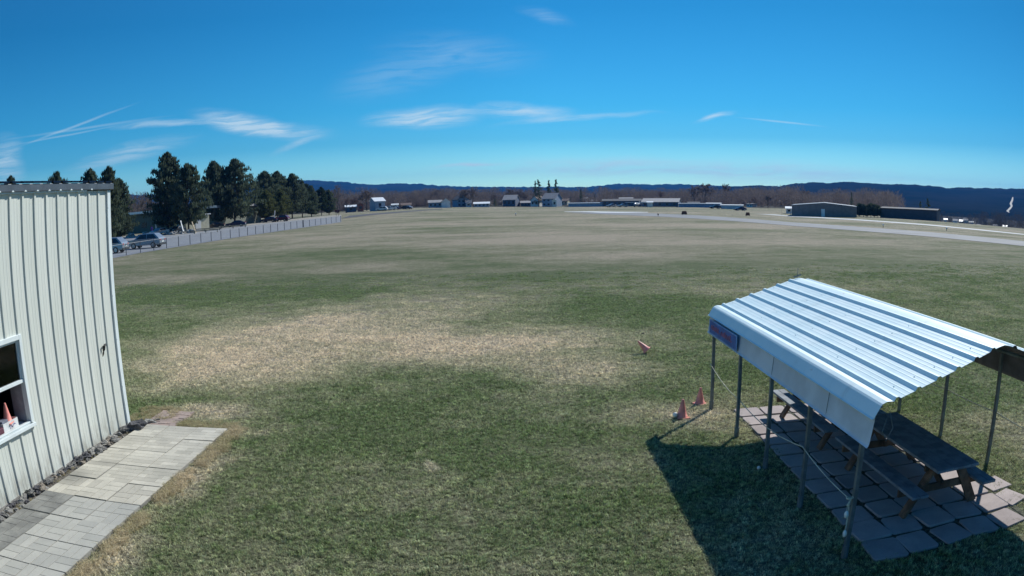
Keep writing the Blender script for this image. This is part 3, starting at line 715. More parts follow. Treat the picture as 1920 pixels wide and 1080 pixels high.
H('site_trailer', 'white and blue box trailer at the right end of the blue shed', 'trailer', 1352, 1393, 391.5, 387, 386, 298, wall_mat('pale_trailer', (.55, .60, .66)), ROOFW, 'x', 3, wins=0)
H('house', 'pale roofed house top in the trees behind the blue shed', 'house', 1290, 1312, 386, 383, 380, 360, WHITE, ROOFG, 'x', 8, wins=2)
H('small_shed', 'small white shed touching the left of the brown hangar', 'shed', 1474, 1485, 402, 391, 388, 245, WHITE, ROOFW, 'x', 5, wins=1)
H('hangar', 'large taupe metal hangar with a shallow gable beside the runway', 'hangar', 1485, 1607, 405, 386.5, 381, 212, BROWN, ROOFB, 'y', 24, wins=0, over=.2)
hg = [o for o in bpy.data.objects if o.get('label', '').startswith('large taupe')][0]
MB().box((-1.0, -.08, 0), (.1, .02, 2.2)).build('door', DOORW, hg)
for k in range(11): MB().box((-13+k*2.6, -.035, 0), (-12.95+k*2.6, .0, 3.0)).build('seam', BROWN, hg)
H('long_hangar', 'long dark hangar beyond the evergreens, right of the taupe one', 'hangar', 1650, 1757, 412, 392.5, 390.5, 222, wall_mat('near_black', (.06, .065, .085)), ROOFD, 'x', 14, wins=0, yaw=-7)
for i, (x0, x1, by, ey, ry, d, wm, rm, lb) in enumerate([
    (1724, 1731, 400, 393.5, 391, 400, WHITE, ROOFG, 'leftmost white house roof peeking over the long dark hangar'),
    (1735, 1742, 400, 395.5, 393, 420, WHITE, ROOFW, 'middle white house roof peeking over the long dark hangar'),
    (1747, 1755, 400, 396.5, 393.5, 410, WHITE, ROOFW, 'rightmost white house roof peeking over the long dark hangar'),
    (1770, 1776, 417, 412, 410, 520, WHITE, ROOFW, 'first small white house beyond the field edge'),
    (1787, 1795, 419, 414, 411, 540, WHITE, ROOFG, 'white house with a grey roof, second beyond the field edge'),
    (1799, 1805, 421, 415, 412.5, 500, WHITE, ROOFW, 'brightest white house beyond the field edge'),
    (1806, 1815, 420, 413.5, 410.5, 560, WHITE, ROOFG, 'white house touching the brightest one on its right'),
    (1816, 1825, 421, 417, 415, 590, BLUE, ROOFB, 'blue roofed house right of the white valley houses'),
    (1832, 1838, 426, 423, 421, 520, WHITE, ROOFG, 'tiny pale house in the middle of the valley row'),
    (1862, 1870, 428, 424, 421, 560, WHITE, ROOFG, 'grey roofed house in the dark valley trees'),
    (1880, 1888, 430, 425, 422.5, 520, WHITE, ROOFW, 'white house near the right edge of the valley row'),
    (1908, 1916, 431, 428, 426, 560, WHITE, ROOFG, 'last pale house at the right picture edge'),
    (1462, 1467, 382, 378, 376, 420, WHITE, ROOFW, 'lone tiny white roof in the woods left of the taupe hangar')]):
    xm = (x0+x1)/2; W_ = width_at(x0, x1, by, d)
    o = H('house', lb, 'house', x0, x1, by, ey, ry, d, wm, rm, 'x', max(5, W_*.7), wins=2)
    p = far(xm, by, d); dz = p.z-o.location.z
    if dz > 0: # sits on a slope: lift it with a plinth so the ground reaches it
        for ch in [c for c in bpy.data.objects if c.parent == o]: pass
for i, (x0, x1, ey, ry, d, wm, rm, lb) in enumerate([
    (1086, 1100, 373.5, 370.5, 440, WHITE, ROOFG, 'white house roof in the bare trees above the long low shed'), (1108, 1124, 378, 374.5, 430, BRICK, ROOFG, 'brick house half hidden behind the long low shed'),
    (905, 916, 376.5, 373, 430, WHITE, ROOFBR, 'white house with a brown roof behind the pale trailer home'), (780, 792, 379.5, 376, 420, BRICK, ROOFD, 'dark roofed brick house left of the long blue grey shed'),
    (934, 943, 379, 376, 420, WHITE, ROOFG, 'white gable between the pointed bush and the dark blue house'), (656, 668, 383, 379.5, 370, WHITE, ROOFBR, 'brown roofed white house behind the dark shed'),
    (1052, 1064, 377, 373, 400, CREAM, ROOFBR, 'cream house right of the white sunlit porch'), (1228, 1242, 371.5, 368.5, 470, WHITE, ROOFG, 'white roofed house in the trees behind the pale roofed hangar'),
    (1400, 1411, 386, 383, 360, WHITE, ROOFG, 'white house in the trees right of the box trailer'), (752, 762, 378, 375.5, 470, WHITE, ROOFW, 'white roofed house deep in the trees behind the vehicles')]):
    H('house', lb, 'house', x0, x1, 388, ey, ry, d, wm, rm, 'x', 8, wins=2, yaw=(-18, 12)[i % 2])
# utility poles
for i, (px, ty, d) in enumerate([(799, 372, 345), (1071, 368, 350), (846, 380, 320)]):
    g = ground_at(px, d); h = far(px, ty, d).z-g.z; o = empty('utility_pole', g)
    MB().tube([(0, 0, 0), (0, 0, h)], .15, 6).build('pole', bark_g, o); MB().box((-.9, -.06, h-.6), (.9, .06, h-.45)).build('crossarm', bark_g, o)
    tag(o, ['utility pole left of the white garage', 'utility pole above the left end of the long low shed', 'short utility pole right of the white garage'][i], 'utility pole')

# ================================================================== cars
TYRE = M('tyre', (.02, .02, .02), .9); RIM = M('rim', (.45, .46, .48), .35, metal=.8); GL = M('car_glass', (.015, .02, .028), .08, spec=.8, var=.05)
TAILL = M('tail_light', (.45, .03, .03), .3); HEADL = M('head_light', (.8, .82, .85), .15); PLATE = M('number_plate', (.8, .8, .75), .5); TRIM = M('black_trim', (.03, .03, .032), .6)
def paint(n, c, metal=.5): return M('paint_'+n, c, .28, metal=metal, var=.03, spec=.6)
SUVP = dict(prof=[(-2.3, .42), (-2.32, .78), (-2.2, .95), (-1.25, 1.06), (-.55, 1.58), (.2, 1.68), (1.5, 1.64), (2.15, 1.12), (2.3, .95), (2.32, .5), (2.2, .34), (-2.15, .32)], belt=1.04, cab=(-1.15, -.5, 1.45, 2.12), top=1.62, wb=(-1.38, 1.38))
SEDP = dict(prof=[(-2.3, .4), (-2.32, .68), (-2.15, .82), (-1.05, .95), (-.3, 1.38), (.3, 1.44), (1.0, 1.38), (1.75, 1.02), (2.28, .96), (2.32, .5), (2.2, .32), (-2.15, .3)], belt=.93, cab=(-1.0, -.28, .98, 1.7), top=1.40, wb=(-1.35, 1.35))
def car(loc, rz, label, pm, P=SUVP, name='parked_car', grp=None):
    o = empty(name, loc, rz); hw = .9
    prof = P['prof']; mb = MB(); n = len(prof); b = P['belt']; vs = []
    for s in (-1, 1):
        for x, z in prof:
            k = 1.0 if z <= b+.02 else 1-.22*(z-b)/(P['top']-b); vs.append((x, s*hw*k, z))
    fs = [tuple(range(n)), tuple(range(2*n-1, n-1, -1))]+[(i, n+i, n+(i+1) % n, (i+1) % n) for i in range(n)]
    mb.add(vs, fs); mb.build('body', pm, o, bevel=.04)
    c0_, c1_, c2_, c3_ = P['cab']; tz = P['top']-.07
    for s in (-1, 1):
        y0 = s*(hw+.008); y1 = s*(hw*.80+.008)
        g = MB(); m_ = (c1_+c2_)/2
        for xa, xb, xc, xd in ((c0_+.18, m_-.05, m_-.05, c1_+.1), (m_+.05, c3_-.25, c2_-.05, m_+.05)):
            ps = [(xa, y0, b+.03), (xb, y0, b+.03), (xc, y1, tz), (xd, y1, tz)]
            qs = [(x, y-s*.03, z) for x, y, z in ps]
            g.add(ps+qs, [(0, 1, 2, 3), (7, 6, 5, 4), (0, 4, 5, 1), (1, 5, 6, 2), (2, 6, 7, 3), (3, 7, 4, 0)])
        g.build('side_window', GL, o)
        for x in P['wb']:
            MB().tube([(x, s*(hw-.2), .34), (x, s*(hw+.02), .34)], .34, 16).build('wheel', TYRE, o)
            wob_ = [c for c in bpy.data.objects if c.parent == o and c.name.startswith('wheel')][-1]
            r_ = MB().tube([(x, s*(hw+.015), .34), (x, s*(hw+.035), .34)], .21, 12).build('rim', RIM, wob_)
        MB().box((2.2, s*.62-.16, .82), (2.335, s*.62+.16, .98)).build('tail_light', TAILL, o)
        MB().box((-2.335, s*.62-.18, .68), (-2.2, s*.62+.18, .8)).build('headlight', HEADL, o)
    w0 = [(c3_+.0, b+.06), (c2_+.06, tz)]; t_ = MB(); e_ = .02
    for (xa, za), (xb, zb), sg in (((c3_, b+.06), (c2_+.06, tz), 1), ((c0_, b+.04), (c1_-.05, tz), -1)):
        t_ = MB(); t_.add([(xa+sg*e_, -.78, za), (xa+sg*e_, .78, za), (xb+sg*e_, .66, zb), (xb+sg*e_, -.66, zb), (xa-sg*.06, -.78, za), (xa-sg*.06, .78, za), (xb-sg*.06, .66, zb), (xb-sg*.06, -.66, zb)],
               [(0, 1, 2, 3), (7, 6, 5, 4), (0, 4, 5, 1), (1, 5, 6, 2), (2, 6, 7, 3), (3, 7, 4, 0)]); t_.build('rear_window' if sg > 0 else 'windscreen', GL, o)
    MB().box((2.33, -.26, .6), (2.345, .26, .73)).build('number_plate', PLATE, o)
    MB().box((-2.36, -.88, .3), (-2.2, .88, .5)).build('bumper', TRIM, o); MB().box((2.2, -.88, .3), (2.37, .88, .52)).build('bumper', TRIM, o)
    return tag(o, label, 'car', grp)
silver = paint('silver', (.30, .33, .36)); sgrey = paint('grey', (.22, .24, .27)); black = paint('black', (.02, .02, .025)); redp = paint('maroon', (.09, .02, .04)); bluep = paint('dark_blue', (.02, .03, .08)); whitep = paint('white', (.75, .76, .76), 0)
car((-44.6, 80.6, .03), R(2), 'silver hatchback with roof rails parked alone behind the wire fence', silver)
car((-46.2, 73.4, .03), R(4), 'silver car half hidden behind the metal building corner', silver)
for o in [c for c in bpy.data.objects if c.get('category') == 'car'][:2]: o.scale = (1.08, 1.08, 1.08)
p = on(299, 441); car((p.x, p.y, .03), R(75), 'pale silver car facing the lot in front of the green building', silver, SEDP)
p = on(425, 428); car((p.x-3, p.y, .04), R(15), 'low black car in the shade of the broad pine', black, SEDP)
p = on(446, 426); car((p.x-2, p.y+4, .04), R(10), 'dark blue car next to the low black car', bluep, SEDP)
p = on(527, 415.5); car((p.x, p.y, .04), R(-5), 'dark maroon van like vehicle near the end of the pine row', redp, SUVP)
p = on(512, 417); car((p.x-2, p.y+3, .04), R(-5), 'dark car left of the dark maroon one', bluep, SEDP)
p = on(325, 438); car((p.x, p.y+2, .03), R(80), 'black car right of the pale silver one under the pines', black, SEDP)
for px, d, pm, lb in ((716, 287, whitep, 'white car in front of the white roofed shed'), (724, 290, whitep, 'second white car right of the shed front'), (733, 296, whitep, 'white car beside the small carport'),
                      (740, 300, bluep, 'dark car under the small carport'), (757, 300, black, 'dark car beside the low brown cabin'), (764, 303, silver, 'pale car in front of the low brown cabin'),
                      (1341, 295, black, 'dark car in front of the long blue shed'), (1388, 270, bluep, 'dark vehicle in front of the box trailer'), (1147, 318, silver, 'grey car left in front of the long dark hangar'), (1168, 316, silver, 'silver car in the middle of the long dark hangar front')):
    g = ground_at(px, d); car((g.x, g.y, g.z+.02), rnd.uniform(-.4, .4), lb, pm, SEDP if 'white' not in lb else SUVP)
# small white aeroplane parked before the dark hangar
def plane():
    g = ground_at(1194, 316); o = empty('light_aircraft', g, R(60))
    MB().tube([(-3.4, 0, 1.1), (-2.6, 0, 1.2), (-1, 0, 1.35), (.8, 0, 1.35), (3.6, 0, 1.3)], [.15, .45, .62, .55, .12], 10).build('fuselage', whitep, o, smooth_=True)
    MB().box((-1.2, -5, 1.95), (.2, 5, 2.08)).build('wing', whitep, o); MB().box((3.0, -1.5, 1.3), (3.7, 1.5, 1.38)).build('tailplane', whitep, o)
    MB().prism([(2.9, 1.35), (3.8, 1.35), (3.8, 2.5), (3.5, 2.5)], -.05, .05, 1).build('fin', whitep, o)
    for x, y in ((-2.4, 0), (0, 1.1), (0, -1.1)): MB().tube([(x, y-.06, .22), (x, y+.06, .22)], .22, 10).build('wheel', TYRE, o); MB().tube([(x, y, .22), (x*.9, y*.4, 1.1)], .05, 5).build('strut', TRIM, o)
    MB().box((-3.6, -.9, 1.0), (-3.55, .9, 1.2)).build('propeller', TRIM, o)
    tag(o, 'small white aircraft parked in front of the long dark hangar', 'aircraft')
plane()

# ================================================================== lot edge clutter
stone_m = M('pale_boulder', (.42, .40, .36), .9, scale=3, var=.25, bump=.5)
for i, (px, by, s, lb) in enumerate([(226, 446, 1.0, 'grey boulder nearest the metal building at the lot edge'), (240, 445.5, .7, 'low grey boulder second along the lot edge'), (247, 444, 1.0, 'rounded boulder left of the parked silver hatchback'),
    (262, 443.5, .6, 'small boulder above the bonnet of the silver hatchback'), (273, 441.5, 1.1, 'pale flat boulder behind the silver hatchback'), (313, 440, .8, 'pale boulder right of the pale silver car'),
    (324, 440.5, .9, 'dark fronted boulder left of the leaning posts'), (341, 439, .7, 'dark boulder at the foot of the leaning white post'), (357, 437, 1.2, 'white boulder beside the brown leaning board'), (240, 457.5, .75, 'pale pointed stone out on the asphalt')]):
    p = on(px, by); mb = MB().ball((0, 0, s*.25), s*.75, 12, 8, (1.2, .9, .6), i*3.1, .7)
    tag(mb.build('boulder', stone_m, loc=p), lb, 'boulder', 'boulders along the parking lot edge')
woodp = M('pale_timber', (.45, .36, .24), .8, scale=6, var=.2)
def lean_post(px, by, dx, h, wd, lb, m):
    p = on(px, by); o = MB().bar((0, 0, 0), (dx, 0, h), wd, .12).build('leaning_post', m, loc=p, bevel=.01); tag(o, lb, 'post')
lean_post(345, 438.5, -.7, 2.6, .35, 'leaning white post right of the black parked car', DOORW)
lean_post(367, 437, -.8, 2.2, .4, 'brown board leaning beside the white boulder', woodp)
lean_post(293, 437, 0, 3.2, .25, 'upright pale post between the pale car and the building', DOORW)
lean_post(514, 416.5, .3, 3.0, .25, 'pale post in front of the dark maroon vehicle', DOORW)
for i, (px, by, L, lb) in enumerate([(384, 434, 7, 'long pale timber rail under the cream wall'), (386, 437.3, 5, 'lower timber beam lying in front of the long rail'), (437, 428.5, 6, 'pale timber rail behind the dark blue car')]):
    p = on(px, by); o = empty('timber_rail', p, R(22)); MB().box((-L/2, -.15, .45), (L/2, .15, .65)).build('rail', woodp, o)
    for s in (-.45, 0, .45): MB().box((L*s-.1, -.1, -.05), (L*s+.1, .1, .45)).build('post', woodp, o)
    tag(o, lb, 'timber rail')
tent = MB().prism([(-1.6, 0), (1.6, 0), (1.3, 1.9), (0, 2.6), (-1.3, 1.9)], -1.2, 1.2, 1).build('tent', WHITE, loc=on(477, 414.5)); tag(tent, 'small pale tent left of the olive pines', 'tent')
g = on(492, 412); o = MB().box((-2.2, -1, .5), (2.2, 1, 1.9)).build('red_trailer', M('faded_red', (.35, .06, .08), .6), loc=g, bevel=.08); tag(o, 'faded red trailer seen under the olive pines', 'trailer')
for px, by in ((630.5, 405.5), (635, 405.3)):
    p = on(px, by); o = empty('sign_post', p); MB().tube([(0, 0, 0), (0, 0, 1.9)], .05, 6).build('post', TRIM, o); MB().box((-.35, -.03, 1.1), (.35, .03, 1.9)).build('board', M('dark_maroon_board', (.08, .03, .04), .7), o)
    tag(o, 'dark sign on a post beyond the fence corner, the %s of two' % ('left' if px < 632 else 'right'), 'sign')
# people walking at the lot edge
def person(loc, rz, shirt, label):
    o = empty('person', loc, rz); mb = MB()
    me = bpy.data.meshes.new('body')
    J = [(0, 0, .95), (0, 0, 1.2), (0, 0, 1.42), (0, 0, 1.52), (0, -.02, 1.64), (0, -.02, 1.74), (.19, 0, 1.4), (.25, .05, 1.12), (.24, -.1, .9), (-.19, 0, 1.4), (-.25, .02, 1.12), (-.24, -.1, .88),
         (.1, 0, .9), (.12, -.12, .5), (.12, .05, .08), (.12, -.1, .04), (-.1, 0, .9), (-.12, .1, .5), (-.12, .28, .1), (-.12, .16, .04)]
    E_ = [(0, 1), (1, 2), (2, 3), (3, 4), (4, 5), (2, 6), (6, 7), (7, 8), (2, 9), (9, 10), (10, 11), (0, 12), (12, 13), (13, 14), (14, 15), (0, 16), (16, 17), (17, 18), (18, 19)]
    rad = [.15, .14, .15, .06, .1, .08, .07, .05, .04, .07, .05, .04, .1, .07, .05, .045, .1, .07, .05, .045]
    me.from_pydata(J, E_, []); bo = bpy.data.objects.new('body', me); C.objects.link(bo); bo.parent = o; me.materials.append(shirt)
    sk = bo.modifiers.new('skin', 'SKIN'); 
    for v, r_ in zip(me.skin_vertices[0].data, rad): v.radius = (r_, r_)
    me.skin_vertices[0].data[0].use_root = True
    s_ = bo.modifiers.new('sub', 'SUBSURF'); s_.levels = 1; s_.render_levels = 1
    MB().ball((0, .01, 1.72), .115, 10, 8, (1, 1, .9)).build('hair', bark, o, smooth_=True)
    return tag(o, label, 'person')
p = on(285, 439); person((p.x, p.y, 0), 0, M('purple_cloth', (.14, .07, .42), .8), 'person in purple standing beside the pale silver car')

# ================================================================== wire fence along the lot
FM = M('fence_steel', (.10, .11, .13), .5, metal=.4)
def mat_mesh():
    m = bpy.data.materials.new('chain_link'); m.use_nodes = True; t = NT(m.node_tree); t.n.clear()
    b = t.node('ShaderNodeBsdfPrincipled', {'Base Color': (.16, .18, .2, 1), 'Roughness': .6, 'Metallic': .2}); tr = t.node('ShaderNodeBsdfTransparent')
    tc = t.node('ShaderNodeTexCoord').outputs['Object']; s = t.node('ShaderNodeSeparateXYZ', {0: tc})
    a = t.math('FRACT', t.math('MULTIPLY', t.math('ADD', s.outputs[0], s.outputs[2]), 14)); c = t.math('FRACT', t.math('MULTIPLY', t.math('SUBTRACT', s.outputs[0], s.outputs[2]), 14))
    k = t.math('MAXIMUM', t.math('LESS_THAN', a, .022), t.math('LESS_THAN', c, .022))
    mx = t.node('ShaderNodeMixShader', {0: k}); t.l.new(tr.outputs[0], mx.inputs[1]); t.l.new(b.outputs[0], mx.inputs[2])
    t.l.new(mx.outputs[0], t.node('ShaderNodeOutputMaterial').inputs[0]); return m
CL = mat_mesh()
def fence(a, b, step, h, label, thick_first=False):
    a = Vector((a[0], a[1], 0)); b = Vector((b[0], b[1], 0)); L = (b-a).length; n = max(1, round(L/step)); o = empty('wire_fence', a, math.atan2((b-a).y, (b-a).x))
    pm = MB().tube([(0, 0, -.1), (0, 0, h+.02)], .046, 6).mesh('post', FM)
    pm2 = MB().tube([(0, 0, -.1), (0, 0, h+.08)], .06, 8).mesh('end_post', FM)
    for i in range(n+1):
        e = i in (0, n); c = bpy.data.objects.new('end_post' if e else 'post', pm2 if e else pm); C.objects.link(c); c.parent = o; c.location = (L*i/n, 0, 0)
    MB().tube([(0, 0, h), (L, 0, h)], .026, 6).build('top_rail', M('worn_rail', (.22, .24, .27), .5), o)
    m_ = MB().box((0, -.003, .04), (L, .003, h-.01)).build('wire_mesh', CL, o)
    return tag(o, label, 'fence')
d_ = (FB-FA).normalized()
fence(FA-d_*30, FB, 3.05, 1.22, 'long low chain link fence between the grass field and the parking lot')
fence(FB+d_*.3, on(639, 416), 3.6, 1.22, 'farther short run of chain link fence beyond the thick post')

# ================================================================== runway furniture
signm = M('rust_brown_board', (.16, .06, .035), .7)
for (px, py, w_, lb) in ((1283, 403, 1.3, 'rust brown marker board beside the runway, left one'), (1402, 405, 1.1, 'rust brown marker board beside the runway, right one')):
    p = on(px, py); o = empty('marker_board', p); MB().prism([(-w_/2, .12), (w_/2, .12), (w_*.35, .85), (-w_*.35, .85)], -.2, .2, 1).build('board', signm, o)
    for s in (-.4, .4): MB().tube([(s, 0, -.05), (s, 0, .2)], .04, 5).build('leg', TRIM, o)
    tag(o, lb, 'marker board')
for px, py, lb in ((1656, 427, 'small white light on the near edge of the taxiway'), (1775, 433.5, 'small white light on the brown strip between taxiway and runway'), (1234, 406, 'small dark marker on the near side of the taxiway'), (967, 404.5, 'tiny white marker alone in the far field')):
    p = on(px, py); o = empty('runway_light', p); MB().tube([(0, 0, 0), (0, 0, .35)], .05, 6).build('stem', TRIM, o)
    MB().ball((0, 0, .45), .16, 8, 6).build('lamp', TRIM if 'dark' in lb else DOORW, o); tag(o, lb, 'runway light')

# ================================================================== METAL BUILDING on the left
SID = bpy.data.materials.new('cream_metal_siding'); SID.use_nodes = True
t = NT(SID.node_tree); t.n.clear(); tc = t.node('ShaderNodeTexCoord').outputs['Object']
cc = t.mix(t.ramp(t.noise(t.map(tc, scale=(1, .25, 2.5)), 1.0, 5), .3, .7), (.60, .625, .56), (.67, .69, .625))
cc = t.mix(t.ramp(t.noise(tc, 22, 5), .62, .8, 0, .35), cc, (.42, .40, .33))
sz_ = t.node('ShaderNodeSeparateXYZ', {0: tc}).outputs[2]
cc = t.mix(t.math('MULTIPLY', t.ramp(sz_, .05, .55, .6, 0), t.ramp(t.noise(t.map(tc, scale=(1, .12, .3)), 1.0, 5), .35, .65)), cc, (.25, .22, .17))
cc = t.mix(t.ramp(t.noise(t.map(tc, scale=(1, .06, 1.6)), 1.0, 4), .55, .75, 0, .22), cc, (.38, .38, .33))
b_ = t.node('ShaderNodeBsdfPrincipled', {'Base Color': cc, 'Roughness': .38, 'Specular IOR Level': .5}); t.l.new(b_.outputs[0], t.node('ShaderNodeOutputMaterial').inputs[0])
WT = M('white_trim', (.72, .78, .77), .4, var=.03, scale=3); SLATE = M('slate_trim', (.075, .095, .12), .45, var=.08); DKROOF = M('dark_metal_roof', (.06, .07, .085), .5, var=.15)
XW = -7.29; Y1 = 11.66; Y0 = 1.0; ZT = 4.42
def metal_building():
    o = empty('metal_building', (0, 0, 0))
    # outline of the ribbed sheet along y: (y, out)
    prof = []; y = Y1-.11
    ribs = []
    yy = 11.23
    while yy > Y0: ribs.append(yy); yy -= .352
    pts = [(Y1-.10, .0)]
    for c in ribs:
        pts += [(c+.045, 0), (c+.024, .025), (c-.024, .025), (c-.044, 0)]
        for k in (1, 2): pts += [(c-.05-.084*k+.016, 0), (c-.05-.084*k+.006, .0028), (c-.05-.084*k-.006, .0028), (c-.05-.084*k-.016, 0)]
    pts.append((Y0, 0))
    WY0, WY1, WZ0, WZ1 = 7.32, 8.37, 1.02, 2.27
    mb = MB()
    def col(ya, oa, yb, ob, z0, z1):
        nseg = 1
        mb.quad((XW+oa, ya, z0), (XW+oa, ya, z1), (XW+ob, yb, z1), (XW+ob, yb, z0))
    def at_y(y):
        for (ya, oa), (yb, ob) in zip(pts, pts[1:]):
            if yb <= y <= ya: return oa+(ob-oa)*((ya-y)/(ya-yb) if ya > yb else 0)
        return 0
    P2 = sorted(set(pts+[(WY0, at_y(WY0)), (WY1, at_y(WY1))]), key=lambda p: -p[0])
    for (ya, oa), (yb, ob) in zip(P2, P2[1:]):
        if yb >= WY0-1e-6 and ya <= WY1+1e-6:
            col(ya, oa, yb, ob, .0, WZ0); col(ya, oa, yb, ob, WZ1, ZT)
        else: col(ya, oa, yb, ob, .0, ZT)
    mb.build('wall', SID, o)
    # end wall and back so that it is a closed building
    e = MB(); e.box((-19, Y1-.06, 0), (XW-.01, Y1-.02, ZT)); e.box((-19.04, Y0, 0), (-19, Y1-.02, ZT)); e.box((-19, Y0-.04, 0), (XW-.01, Y0, ZT)); e.build('end_wall', SID, o)
    ctr = MB(); ctr.box((XW-.10, Y1-.115, .0), (XW+.035, Y1, ZT))
    for c in (4.1, 3.3, 2.5, 1.7, .8): ctr.ball((XW+.036, Y1-.105, c), .012, 6, 4)
    ctr.build('corner_trim', WT, o, bevel=.006)
    # roof of ribbed dark sheet rising away from the eave
    r = MB(); sl = .10
    yy = Y0-.2; rp = []
    while yy < Y1+.10:
        rp += [(yy, 0), (yy+.03, .03), (yy+.07, .03), (yy+.10, 0)]; yy += .3
    rp = [p for p in rp if p[0] < Y1+.05]+[(Y1+.07, 0)]
    xe, xb = XW+.10, -19.3
    for (ya, oa), (yb, ob) in zip(rp, rp[1:]):
        za = 4.555; zb = 4.555+(xe-xb)*sl*.5
        xm_ = (xe+xb)/2
        r.quad((xe, ya, za+oa), (xe, yb, za+ob), (xm_, yb, zb+ob), (xm_, ya, zb+oa)); r.quad((xm_, ya, zb+oa), (xm_, yb, zb+ob), (xb, yb, za+ob), (xb, ya, za+oa))
    r.build('roof', DKROOF, o)
    f = MB(); f.box((XW+.0, Y0-.2, 4.43), (XW+.085, Y1+.06, 4.55)); f.build('gutter', SLATE, o, bevel=.01)
    s = MB(); s.box((XW+.0, Y0-.2, 4.405), (XW+.055, Y1-.9, 4.43))
    for c in ribs:
        if c < 10.9: s.prism([(c-.035, 4.43), (c+.035, 4.43), (c+.012, 4.452), (c-.012, 4.452)], XW+.086, XW+.092, 0)
    s.build('eave_trim', WT, o)
    rk = MB(); rk.box((-19.3, Y1+.0, 4.40), (XW+.0, Y1+.06, 4.56)); rk.build('rake_trim', SLATE, o)
    pl = MB(); pl.box((XW-.25, Y0, -.25), (XW+.012, Y1-.02, .06)); pl.build('foundation', M('grey_concrete', (.28, .27, .25), .95, scale=6, bump=.5), o)
    # window
    wn = empty('window'); wn.parent = o
    fr = MB(); d0, d1 = XW-.06, XW+.05
    fr.box((d0, WY1, WZ0-.02), (d1, WY1+.075, WZ1+.075)); fr.box((d0, WY0-.075, WZ0-.02), (d1, WY0, WZ1+.075)); fr.box((d0, WY0, WZ1), (d1, WY1, WZ1+.075))
    fr.build('frame', WT, wn, bevel=.006)
    sh = MB(); sh.box((XW-.05, WY0, 1.625), (XW+.02, WY1, 1.675)); sh.box((XW-.045, WY1-.035, 1.675), (XW-.0, WY1, WZ1)); sh.box((XW-.045, WY0, 1.675), (XW-.0, WY0+.035, WZ1)); sh.box((XW-.045, WY0+.035, WZ1-.035), (XW-.0, WY1-.035, WZ1))
    sh.build('sash', WT, wn, bevel=.004)
    si = MB(); si.box((XW-.32, WY0-.08, WZ0-.075), (XW+.02, WY1+.08, WZ0-.02)); si.box((XW-.0, WY0-.10, WZ0-.085), (XW+.075, WY1+.095, WZ0-.03)); si.box((XW-.03, WY0, WZ0-.019), (XW+.03, WY1, WZ0+.006)); si.build('sill', WT, wn, bevel=.006)
    gl = bpy.data.materials.new('window_glass'); gl.use_nodes = True; t = NT(gl.node_tree); t.n.clear()
    fres = t.node('ShaderNodeFresnel', {'IOR': 1.45}).outputs[0]
    mx = t.node('ShaderNodeMixShader', {0: t.math('MULTIPLY', fres, 1.0)}); t.l.new(t.node('ShaderNodeBsdfTransparent', {'Color': (.55, .6, .62, 1)}).outputs[0], mx.inputs[1]); t.l.new(t.node('ShaderNodeBsdfGlossy', {'Roughness': .02, 'Color': (.9, .95, 1, 1)}).outputs[0], mx.inputs[2])
    t.l.new(mx.outputs[0], t.node('ShaderNodeOutputMaterial').inputs[0])
    MB().box((XW-.028, WY0+.03, 1.675), (XW-.022, WY1-.03, WZ1-.03)).build('pane', gl, wn)
    inn = MB(); inn.box((XW-.34, WY1+.0, WZ0), (XW-.06, WY1+.02, WZ1)); inn.build('jamb', M('grey_jamb', (.36, .38, .42), .7), wn)
    dark = M('dark_interior', (.10, .115, .125), .9)
    room = MB(); x0 = -9.6; ya, yb = 5.5, 9.9; z0 = .05; z1 = 2.9
    room.quad((x0, ya, z0), (x0, yb, z0), (x0, yb, z1), (x0, ya, z1)); room.quad((x0, ya, z0), (XW-.12, ya, z0), (XW-.12, yb, z0), (x0, yb, z0)); room.quad((x0, ya, z1), (x0, yb, z1), (XW-.12, yb, z1), (XW-.12, ya, z1))
    room.quad((x0, yb, z0), (XW-.12, yb, z0), (XW-.12, yb, z1), (x0, yb, z1)); room.quad((x0, ya, z0), (x0, ya, z1), (XW-.12, ya, z1), (XW-.12, ya, z0)); room.build('interior', dark, o)
    # torn flashing hook hanging on the wall
    hk = MB(); hk.tube([(XW+.035, 10.98, 1.66), (XW+.06, 11.03, 1.69), (XW+.05, 11.0, 1.62), (XW+.045, 10.97, 1.55), (XW+.05, 10.93, 1.50)], [.012, .03, .034, .02, .008], 6); hk.tube([(XW+.05, 11.03, 1.69), (XW+.055, 11.09, 1.70), (XW+.04, 11.11, 1.66)], [.014, .012, .006], 5)
    hk.build('black_hook', TRIM, o, smooth_=True)
    tag(o, 'cream ribbed metal building with white corner trim at the left', 'building')
metal_building()

# things on the window sill
CONE = M('faded_orange', (.88, .31, .25), .55, var=.10, scale=5)
def cone_mesh(h, seed=0):
    mb = MB(); n = 20; rs = [(.0, .165*h/.3, 0), (0, 0, 0)]
    prof = [(.098, .012), (.093, .03), (.085, .035), (.060, .13), (.036, .23), (.020, .295), (.016, .305), (.008, .306)]
    prof = [(r*h/.305, z*h/.305) for r, z in prof]
    vs = []; fs = []
    for r, z in prof:
        for k in range(n): vs.append((r*math.cos(2*math.pi*k/n), r*math.sin(2*math.pi*k/n), z))
    for i in range(len(prof)-1):
        for k in range(n): fs.append((i*n+k, i*n+(k+1) % n, (i+1)*n+(k+1) % n, (i+1)*n+k))
    fs.append(tuple((len(prof)-1)*n+k for k in range(n))); mb.add(vs, fs)
    return mb
def cone(loc, h, label, rot=(0, 0, 0), grp='small orange cones'):
    o = empty('traffic_cone', loc); o.rotation_euler = rot
    cone_mesh(h).build('cone_body', CONE, o, smooth_=True)
    b = .112*h/.305
    MB().box((-b, -b, 0), (b, b, .014)).build('base_plate', CONE, o, bevel=.004)
    return tag(o, label, 'traffic cone')
cone((-7.47, 7.98, 1.095), .30, 'orange cone standing in the open window of the metal building', (R(3), R(2), .3))
